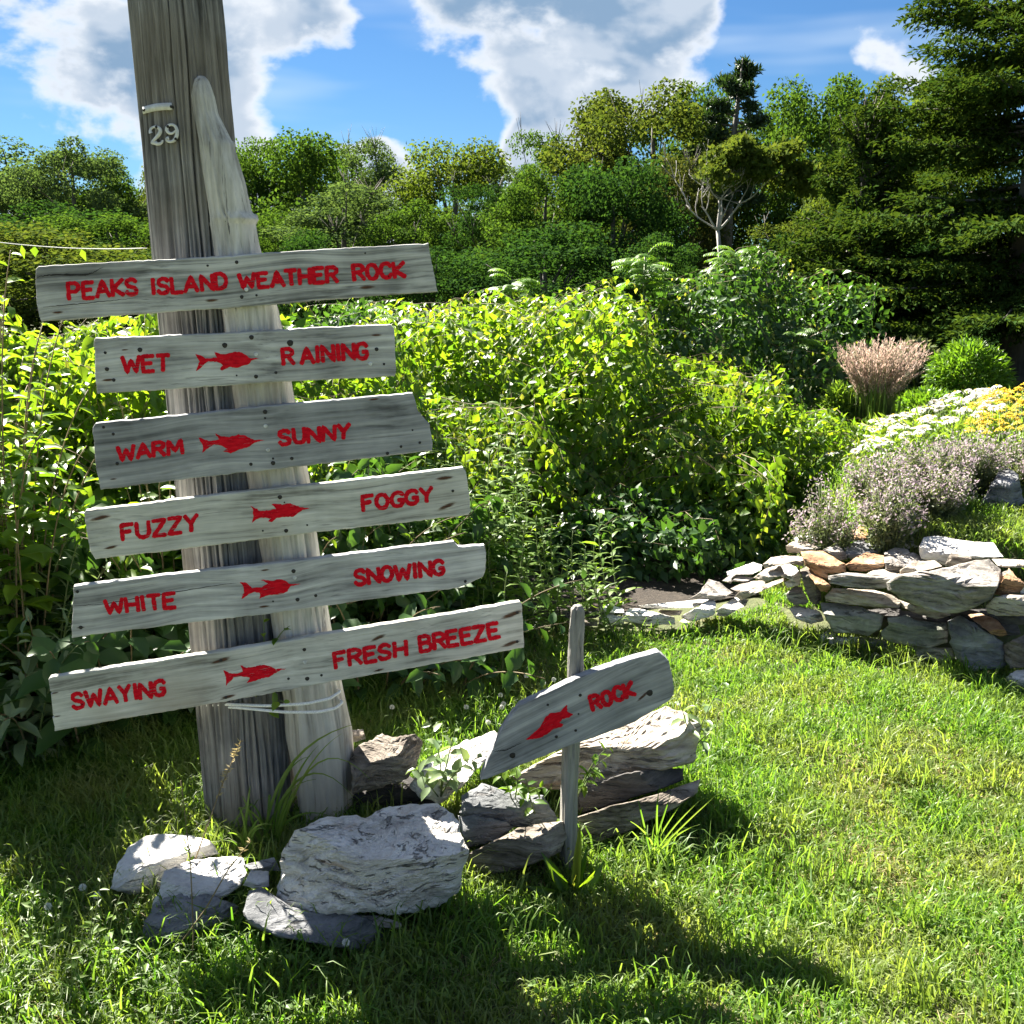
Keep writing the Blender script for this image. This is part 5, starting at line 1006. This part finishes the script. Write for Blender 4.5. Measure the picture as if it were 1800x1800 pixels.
# big spruce at the right
def spruce(cx, cy, H, Rb, zlow, label, seed, wh=.30):
    rnd = np.random.RandomState(seed); z0 = float(height(cx, cy)); root = thing('spruce_tree', label, 'tree', (cx, cy, z0)); tr = MB(); br = MB(); lv = Leaves()
    tr.tube([(cx, cy, z0 - .2), (cx + .02, cy, z0 + H * .5), (cx, cy, z0 + H)], [.15, .10, .01], 12)
    z = zlow; P_, T_, N_, L_ = [], [], [], []
    while z < H - .1:
        f = (z - zlow) / (H - zlow); nb = rnd.randint(6, 9)
        for b in range(nb):
            a = rnd.uniform(0, 6.28); l = Rb * (1 - f) ** 1.25 * rnd.uniform(.62, 1.12) + .12; d = np.array([math.cos(a), math.sin(a), 0]); p0 = np.array([cx, cy, z0 + z + rnd.uniform(-.1, .1)])
            pm = p0 + d * l * .55 + np.array([0, 0, -l * .10 + f * .2]); p1 = p0 + d * l + np.array([0, 0, -l * .12 + .10 + f * .35]); path = bez(p0, pm, p1, 12); br.tube(path[::2], np.linspace(.022, .005, 6), 4)
            sd = np.array([-d[1], d[0], 0]); nt = int(16 + l * 27)
            for k in range(nt):
                s = .06 + .95 * k / nt; q = np.array([np.interp(min(s, 1), np.linspace(0, 1, 12), path[:, j]) for j in range(3)]); side = 1 if k % 2 else -1; tl = l * .36 * (1.1 - .75 * s) * rnd.uniform(.6, 1.2) + .07
                td = unit(d * .75 + sd * side * .8 + np.array([0, 0, rnd.uniform(-.35, .12)])); m = max(4, int(tl / .018)); ss = np.linspace(.05, 1, m)
                C = q + td * (ss * tl)[:, None] + np.array([0, 0, -.08]) * (ss ** 2 * tl)[:, None]; P_.append(C + rnd.normal(0, .008, (m, 3))); T_.append(nrm(td + rnd.normal(0, .55, (m, 3)))); N_.append(nrm(np.array([0, 0, 1.0]) + rnd.normal(0, .5, (m, 3)))); L_.append(rnd.uniform(.04, .075, m))
        z += wh * rnd.uniform(.7, 1.2) * (1 - .3 * f)
    lv.P, lv.T, lv.N = np.vstack(P_), np.vstack(T_), np.vstack(N_); lv.L = np.concatenate(L_); lv.W = lv.L * .46
    tr.obj('trunk', M_bark, root, smooth=True); br.obj('branches', M_bark, root, smooth=True); lv.obj('needles', L_spruce, root, 'rhomb'); return len(lv.L)
NS = spruce(4.95, 10.2, 6.6, 2.25, .75, 'big dark spruce filling the right edge of the view', 91, .22)
NS += spruce(3.55, 10.8, 2.5, 1.5, .05, 'lower spruce skirting the left side of the big spruce', 92, .2)
print('spruce sprays', NS)
# ------------------------------------------------------------------ garden bed on the terrace
rnd = np.random.RandomState(120)
# feather reed grass
c = at_Y(1535, 735, 7.4); z0 = float(height(c[0], 7.4)); root = thing('feather_reed_grass', 'fan of feather reed grass with pinkish tan plumes', 'grass clump', (c[0], 7.4, z0)); st = MB(); lv = Leaves(); pl = Leaves(); Ht = at_Y(1535, 598, 7.4)[2] - z0
for i in range(330):
    a = rnd.uniform(0, 6.28); q = math.sqrt(rnd.uniform(0, 1)); b0 = np.array([c[0] + .10 * q * math.cos(a), 7.4 + .10 * q * math.sin(a), z0]); h = Ht * rnd.uniform(.72, 1.08) * (1 - .12 * q); e = b0 + np.array([math.cos(a) * q * .23 + .03, math.sin(a) * q * .23, h]); P = bez(b0, b0 + np.array([0, 0, h * .55]) + (e - b0) * .12, e, 9)
    st.tube(P[::2], [.002, .0018, .0016, .0014, .001], 3)
    for k in range(30):
        f = rnd.uniform(.42, 1.0); p = np.array([np.interp(f, np.linspace(0, 1, 9), P[:, j]) for j in range(3)]); pl.one(p, unit(e - b0) + rnd.normal(0, .35, 3), rand_dirs(rnd, 1)[0], rnd.uniform(.02, .04), .006)
for i in range(260):
    a = rnd.uniform(0, 6.28); b0 = np.array([c[0] + rnd.normal(0, .07), 7.4 + rnd.normal(0, .07), z0]); h = Ht * rnd.uniform(.35, .6); lv.one(b0, np.array([math.cos(a) * .35, math.sin(a) * .35, 1]), np.array([math.cos(a), math.sin(a), .2]), h, .012)
st.obj('stems', M_stem, root); pl.obj('plumes', L_plume, root, 'rhomb'); lv.obj('blades', L_gold, root, 'lance')
def ball(name, label, u, v, w_, h_, Y, n, L, wr, mat, shape='lance', cat='shrub', group=None, sh=.5):
    c = at_Y(u, v, Y); z0 = float(height(c[0], Y)); root = thing(name, label, cat, (c[0], Y, z0), group); rx = w_ / 2 / F * Y; rz = h_ / 2 / F * Y; d = rand_dirs(rnd, n); k = 1 - sh * rnd.uniform(0, 1, n) ** 1.5; lump = 1 + .10 * np.sin(6 * d[:, 0] + u) * np.sin(7 * d[:, 2] + v)
    P = c + d * (k * lump)[:, None] * np.array([rx, rx, rz]); T = nrm(d * .9 + rnd.normal(0, .5, (n, 3)) + np.array([0, 0, .35])); N = nrm(np.array([0, 0, 1.]) + rnd.normal(0, .6, (n, 3))); l = L * rnd.uniform(.7, 1.2, n); lv = Leaves(); lv.many(P, T, N, l, l * wr)
    st = MB()
    for _ in range(14): a = rnd.uniform(0, 6.28); st.tube([(c[0], Y, z0), tuple(c * 1.0 + np.array([math.cos(a) * rx * .6, math.sin(a) * rx * .6, rz * rnd.uniform(0, .7)]))], [.008, .003], 4)
    tag(st.obj('stems', M_vstem, root), kind='stuff'); lv.obj('leaves', mat, root, shape); return root
ball('round_shrub', 'rounded bright green shrub under the spruce', 1702, 665, 128, 118, 8.0, 5200, .075, .2, L_round)
ball('leafy_shrub', 'pale leafy shrub behind the feather reed grass', 1600, 665, 110, 120, 8.6, 3200, .08, .4, L_catm, 'kite')
ball('leafy_shrub', 'low bright foliage at the foot of the round shrub', 1640, 720, 120, 60, 7.6, 2600, .06, .3, L_round, 'lance')
ball('leafy_shrub', 'green perennial left of the feather reed grass', 1470, 735, 60, 110, 7.5, 1800, .07, .25, L_gold, 'lance')
ball('leafy_shrub', 'low yellow-green plant on the terrace lawn by the white-flecked rock', 1700, 908, 60, 34, 4.75, 900, .03, .5, L_round, 'kite')
# daisies: each head is a part
def head_mesh(nm, petals, rp, mat, cmat):
    v = []; t = []
    for i in range(petals):
        a = 2 * math.pi * i / petals; da = 2 * math.pi / petals * .42
        o_ = len(v); v += [(0, 0, .004), (rp * .6 * math.cos(a - da), rp * .6 * math.sin(a - da), .004 + .001 * (i % 2)), (rp * math.cos(a), rp * math.sin(a), -.004), (rp * .6 * math.cos(a + da), rp * .6 * math.sin(a + da), .004 + .001 * (i % 2))]; t += [(o_, o_ + 1, o_ + 2), (o_, o_ + 2, o_ + 3)]
    k = len(t); o_ = len(v); v.append((0, 0, .012)); v += [(rp * .3 * math.cos(2 * math.pi * i / 8), rp * .3 * math.sin(2 * math.pi * i / 8), .007) for i in range(8)]; t += [(o_, o_ + 1 + i, o_ + 1 + (i + 1) % 8) for i in range(8)]
    me = MB().add(v, t).mesh(nm, mat); me.materials.append(cmat)
    for i in range(k, len(t)): me.polygons[i].material_index = 1
    return me
daisy = head_mesh('flower', 14, .030, L_white, L_yellow); yarrow = head_mesh('flower_head', 10, .026, L_yellow, L_yellow)
def flowers(name, label, cat, poly, n, Y0, Y1, me, part_name, fol_mat, tilt, seed, size=1.0, group=None):
    """flower heads on stems inside a band that runs back over the bed; poly: (u, v_top, v_bottom) across the band"""
    rnd = np.random.RandomState(seed); us = [p[0] for p in poly]; root = None; st = MB(); lv = Leaves(); hs = []
    for i in range(n):
        u = rnd.uniform(us[0], us[-1]); f = rnd.uniform(0, 1) ** 1.35; vt = np.interp(u, us, [p[1] for p in poly]); vb = np.interp(u, us, [p[2] for p in poly]); v_ = vt + (vb - vt) * f; Y = Y1 + (Y0 - Y1) * f + rnd.uniform(-.1, .1); hs.append(at_Y(u, v_, Y))
    hs = np.array(hs); c = hs.mean(0); z0 = float(height(c[0], c[1])); root = thing(name, label, cat, (c[0], c[1], z0), group); o3 = np.array(root.location)
    for p in hs:
        g = float(height(p[0], p[1])); st.tube([(p[0] + rnd.normal(0, .03), p[1] + rnd.normal(0, .03), g - .02), p - np.array([0, 0, .004])], [.003, .002], 3)
        M = Matrix.Translation(Vector(p - o3)) @ Matrix.Rotation(rnd.uniform(-.35, .35), 4, 'Y') @ Matrix.Rotation(rnd.uniform(*tilt), 4, 'X') @ Matrix.Rotation(rnd.uniform(0, 6), 4, 'Z') @ Matrix.Scale(size * rnd.uniform(.8, 1.2), 4)
        link_mesh(part_name, me, root, M)
        for k in range(16):
            f = rnd.uniform(.05, .92); q = np.array([p[0] + rnd.normal(0, .05), p[1] + rnd.normal(0, .05), g + (p[2] - g) * f]); lv.one(q, np.array([rnd.normal(0, 1), rnd.normal(0, 1), .8]), rand_dirs(rnd, 1)[0], rnd.uniform(.04, .08), .011)
    st.obj('stems', M_stem, root); lv.obj('foliage', fol_mat, root, 'lance'); return root
flowers('daisy_clump', 'drift of white daisies sloping up behind the catmint', 'daisies', [(1445, 792, 805), (1520, 742, 790), (1600, 722, 770), (1680, 690, 745), (1760, 678, 715)], 210, 5.7, 7.0, daisy, 'flower', L_gold, (-.9, .1), 130, 1.15)
flowers('yarrow_clump', 'bright yellow yarrow with flat heads at the right edge', 'yarrow', [(1700, 715, 765), (1750, 685, 760), (1815, 672, 752)], 120, 5.5, 6.3, yarrow, 'flower_head', L_gold, (-.2, .2), 131, 1.1)
# catmint: six grey-green clumps with lavender spikes
for i, (u, vt, vb, w_, Y) in enumerate([(1455, 840, 935, 120, 4.55), (1540, 785, 930, 125, 4.65), (1625, 765, 925, 125, 4.8), (1700, 755, 915, 125, 4.9), (1775, 760, 905, 120, 5.0), (1560, 830, 935, 120, 4.42), (1650, 820, 925, 110, 4.55)]):
    c = at_Y(u, vb, Y); z0 = float(height(c[0], Y)); Ht = at_Y(u, vt, Y)[2] - z0; rx = w_ / 2 / F * Y * 1.15; root = thing('catmint', ['leftmost catmint clump with lavender spikes beside the thicket', 'catmint clump below the left end of the daisies', 'tall catmint clump below the middle of the daisies', 'catmint clump in front of the yarrow', 'catmint clump at the right edge behind the upright boulder', 'front catmint clump nearest the stone wall', 'front catmint clump beside the white-flecked rock'][i], 'catmint', (c[0], Y, z0), 'catmint clumps in the flower bed'); st = MB(); lv = Leaves(); fl = Leaves()
    for k in range(105):
        a = rnd.uniform(0, 6.28); q = math.sqrt(rnd.uniform(0, 1)); h = Ht * rnd.uniform(.7, 1.08) * (1 - .35 * q ** 2); b0 = np.array([c[0] + rx * .35 * q * math.cos(a), Y + rx * .35 * q * math.sin(a), z0]); e = b0 + np.array([math.cos(a) * rx * .75 * q, math.sin(a) * rx * .75 * q, h]); P = bez(b0, b0 + np.array([0, 0, h * .6]) + (e - b0) * .15, e, 8); st.tube(P[::2], [.003, .0025, .002, .0012], 3)
        for j in range(34):
            f = rnd.uniform(.1, 1.0); p = np.array([np.interp(f, np.linspace(0, 1, 8), P[:, m_]) for m_ in range(3)]) + rnd.normal(0, .010, 3)
            (fl if f > .66 and rnd.uniform() < .6 else lv).one(p, rand_dirs(rnd, 1)[0] + np.array([0, 0, .3]), rand_dirs(rnd, 1)[0], rnd.uniform(.012, .022) if f > .66 else rnd.uniform(.018, .032), .009 if f > .66 else .014)
    st.obj('stems', M_stem, root); lv.obj('leaves', L_catm, root, 'rhomb'); fl.obj('flower_spikes', L_lav, root, 'rhomb')
# ------------------------------------------------------------------ weeds close to the signs
def weed(name, label, cat, paths, L, wr, mat, shape, seed, single=60, gap=.03, start=.15, r=.0025, smat=None, up=.3, group=None, whorl=False):
    rnd = np.random.RandomState(seed); b0 = paths[0][0]; root = thing(name, label, cat, (b0[0], b0[1], max(0, b0[2] - .02)), group); lv = Leaves(); st = MB()
    for p in paths: shoot(rnd, lv, st, bez(*p, 12), L, wr, r, start, gap, .9, up, .5, whorl)
    st.obj('stem', smat or M_stem, root, smooth=True); o = lv.obj('leaves', mat, root, shape, min(single, max(0, len(lv.P) - 2)))
q = at_Y
weed('bramble', 'bramble sprig with bright top leaves on the stones right of the driftwood post', 'plant', [(q(775, 1400, 2.60), q(780, 1330, 2.58), q(755, 1262, 2.55)), (q(775, 1400, 2.60), q(800, 1340, 2.5), q(850, 1330, 2.48)), (q(775, 1390, 2.6), q(790, 1320, 2.55), q(800, 1285, 2.55)), (q(770, 1400, 2.6), q(740, 1360, 2.5), q(725, 1345, 2.48))], .055, .62, L_silver, 'oval', 140, gap=.022, start=.25)
weed('bramble', 'dark bramble under the ROCK board', 'plant', [(q(900, 1420, 2.55), q(900, 1370, 2.5), q(860, 1350, 2.48)), (q(910, 1420, 2.55), q(930, 1380, 2.48), q(960, 1385, 2.46)), (q(900, 1420, 2.55), q(915, 1380, 2.5), q(905, 1345, 2.5)), (q(940, 1430, 2.5), q(930, 1400, 2.46), q(925, 1370, 2.46))], .042, .62, L_broad, 'oval', 141, gap=.02, start=.2)
weed('bramble', 'leafy sprig right of the stake', 'plant', [(q(1015, 1400, 2.52), q(1030, 1350, 2.46), q(1070, 1330, 2.45)), (q(1015, 1400, 2.52), q(1040, 1330, 2.46), q(1075, 1310, 2.46)), (q(1015, 1400, 2.52), q(1030, 1370, 2.46), q(1045, 1350, 2.45))], .042, .5, L_vine, 'oval', 142, gap=.02, start=.3)
weed('bramble', 'pale leafy sprig at the right end of the tan slab', 'plant', [(q(1215, 1320, 2.75), q(1210, 1270, 2.72), q(1190, 1225, 2.72)), (q(1215, 1320, 2.75), q(1240, 1250, 2.75), q(1270, 1200, 2.75)), (q(1215, 1320, 2.75), q(1240, 1290, 2.7), q(1255, 1280, 2.7))], .055, .45, L_silver, 'oval', 143, gap=.022, start=.3)
weed('vine', 'green vine leaves climbing between pole and driftwood post', 'vine', [(q(450, 1225, 2.60), q(470, 1150, 2.57), q(462, 1075, 2.56)), (q(480, 1140, 2.58), q(490, 1110, 2.555), q(510, 1100, 2.55)), (q(470, 1250, 2.58), q(490, 1225, 2.52), q(500, 1235, 2.50))], .034, .7, L_broad, 'oval', 144, gap=.035, start=.1)
# long grass tuft at the pole foot: arching blades
def tuft(label, u, v, Y, targets, seed, wd=.007, name='grass_tuft'):
    rnd = np.random.RandomState(seed); b0 = q(u, v, Y); root = thing(name, label, 'grass tuft', (b0[0], b0[1], 0))
    for (a, b_, c, d) in targets:
        P = bez(b0 + np.array([rnd.normal(0, .015), rnd.normal(0, .01), -.02]), q(a, b_, Y - .03), q(c, d, Y - .06), 12); T = np.gradient(P, axis=0); S = nrm(np.cross(T, [0.1, 1.0, .25])); w_ = np.sin(np.linspace(.6, math.pi, 12))[:, None] * wd / 2 * rnd.uniform(.7, 1.2); nn = nrm(np.cross(S, T)) * .0015
        v_ = np.stack([P - S * w_ + nn, P, P + S * w_ + nn], 1).reshape(-1, 3); t = []
        for i in range(11):
            for k in (0, 1): A = 3 * i + k; t += [(A, A + 1, A + 4), (A, A + 4, A + 3)]
        MB().add(v_, t).obj('blade', L_grass, root)
tuft('long arching grass blades growing between the pole and largest boulder', 478, 1500, 2.50, [(500, 1370, 560, 1310), (470, 1380, 555, 1370), (520, 1340, 600, 1290), (440, 1400, 430, 1500), (480, 1340, 545, 1330), (510, 1400, 590, 1440), (450, 1330, 400, 1480), (480, 1300, 470, 1480), (430, 1400, 425, 1400), (500, 1420, 520, 1380), (520, 1280, 620, 1400), (460, 1420, 420, 1420), (540, 1250, 650, 1370), (470, 1300, 640, 1270)], 150)
tuft('bright short grass tuft at the front of the pole foot', 430, 1500, 2.45, [(420, 1470, 385, 1480), (425, 1460, 400, 1465), (435, 1440, 470, 1460), (430, 1430, 420, 1420), (440, 1450, 455, 1440), (430, 1440, 480, 1450), (436, 1400, 440, 1380)], 151)
tuft('coarse grass at the right end of the long brown rock', 1150, 1490, 2.35, [(1190, 1440, 1240, 1400), (1170, 1430, 1180, 1390), (1130, 1440, 1120, 1400), (1190, 1460, 1230, 1450), (1150, 1430, 1160, 1380), (1140, 1460, 1100, 1440), (1210, 1440, 1280, 1380), (1170, 1450, 1200, 1410)], 152, .005)
# broad dock plant before the stake
c = at_z(1000, 1570); root = thing('dock_plant', 'broad-leaved dock plant with one tall bright leaf at the stake foot', 'plant', (c[0], c[1], 0)); Yd = c[1]
for (u0, v0, u1, v1, w_) in ((1010, 1570, 1018, 1470, .026), (1000, 1575, 960, 1510, .034), (1005, 1580, 1060, 1525, .034), (1000, 1590, 975, 1555, .03), (1010, 1590, 1040, 1570, .03), (995, 1580, 935, 1560, .028), (1010, 1570, 1030, 1500, .02)):
    a, b_ = q(u0, v0, Yd), q(u1, v1, Yd + rnd.uniform(-.05, .03)); L_ = Leaves(); L_.one(a, b_ - a, np.array([rnd.normal(0, .3), -.75, .5]), np.linalg.norm(b_ - a) * 1.1, w_); L_.obj('leaf', L_broad if u1 != 1018 else L_young, root, 'oval', stuff=False)
MB().tube([tuple(c), tuple(q(1003, 1560, Yd))], [.004, .003], 5).obj('stem', M_stem, root)
# dry seed stalks
def stalk(label, pts, Y, seeds, mat, seed):
    rnd = np.random.RandomState(seed); P = np.array([q(u, v, Y) for u, v in pts]); P[0][2] = 0; root = thing('dry_stalk', label, 'plant', tuple(P[0])); ss = np.linspace(0, len(P) - 1, 16); Q = np.stack([np.interp(ss, range(len(P)), P[:, i]) for i in range(3)], 1); MB().tube(Q, np.linspace(.0022, .001, 16), 4).obj('stem', M_vstem, root); lv = Leaves()
    for k in range(seeds):
        f = rnd.uniform(.6, 1); p = np.array([np.interp(f, np.linspace(0, 1, 16), Q[:, i]) for i in range(3)]); lv.one(p, np.array([rnd.normal(0, .7), rnd.normal(0, .5), rnd.uniform(0, .8)]), rand_dirs(rnd, 1)[0], rnd.uniform(.008, .016), .004)
    lv.obj('seeds', mat, root, 'rhomb')
stalk('dry seed stalk leaning up against the pole', [(300, 1700), (340, 1520), (390, 1380), (425, 1300)], 2.32, 50, L_dry, 160)
stalk('upright green-brown stalk before the flat pale stone', [(345, 1790), (340, 1640), (335, 1520), (318, 1372)], 2.02, 40, L_gold, 161)
stalk('bent brown stem crossing in front of the slate slabs', [(300, 1760), (360, 1600), (400, 1530), (440, 1480)], 2.05, 16, L_dry, 162)
for i, (u, v, h) in enumerate([(60, 1640, 120), (100, 1690, 150), (150, 1700, 160), (200, 1740, 170), (250, 1760, 150), (40, 1740, 120), (300, 1780, 120), (120, 1770, 130), (420, 1760, 90), (540, 1730, 60), (500, 1700, 50), (620, 1740, 60), (700, 1730, 50)]):
    g = at_z(u, v); Y = g[1]; e = q(u + rnd.uniform(-30, 40), v - h, Y); weed('lawn_weed', 'thin leafy weed stem standing in the rough grass at lower left', 'plant', [(g, (g + e) / 2 + np.array([rnd.normal(0, .03), 0, .03]), e), (g, (g + e) / 2, (g + e) / 2 + np.array([rnd.normal(0, .06), -.02, .06]))], .030, .40, L_gold, 'kite', 170 + i, single=12, gap=.022, start=.15, r=.0016, group='weed stems in the lower left grass')
# white clover heads
hm = MB(); d = np.array([(math.cos(a) * math.cos(e), math.sin(a) * math.cos(e), math.sin(e)) for e in np.linspace(-.9, 1.5, 6) for a in np.linspace(0, 6.28, 9)[:-1] + e * 3]); v, t = leaf_arrays(d * .002, d + np.array([0, 0, .4]), np.cross(d, [.1, .3, 1.0]), np.full(len(d), .008), np.full(len(d), .006), 'rhomb'); hm.add(v, t); clover = hm.mesh('flower_head', L_white)
for i, (u, v) in enumerate([(880, 1240), (882, 1262), (925, 1205), (955, 1218), (973, 1212), (858, 1290), (885, 1256), (820, 1262), (690, 1262), (930, 1190), (1000, 1160), (150, 1590), (175, 1605), (90, 1625), (610, 1690)]):
    g = at_z(u, v + 14); root = thing('clover_flower', 'white clover flower head in the shaded lawn behind the ROCK board' if u > 400 and v < 1400 else 'white clover flower head in the rough grass at lower left', 'flower', (g[0], g[1], 0), 'white clover flowers in the lawn'); h = .07
    MB().tube([tuple(g), (g[0] + rnd.normal(0, .01), g[1], h)], [.0012, .001], 4).obj('stem', M_stem, root); link_mesh('flower_head', clover, root, Matrix.Translation((0, 0, h)))
# fine stems and twigs too small to pick apart
for o in list(COL.objects):
    if o.type == 'MESH' and o.name.split('.')[0] in ('stems', 'vine_stems', 'branches', 'foliage'): o['kind'] = 'stuff'
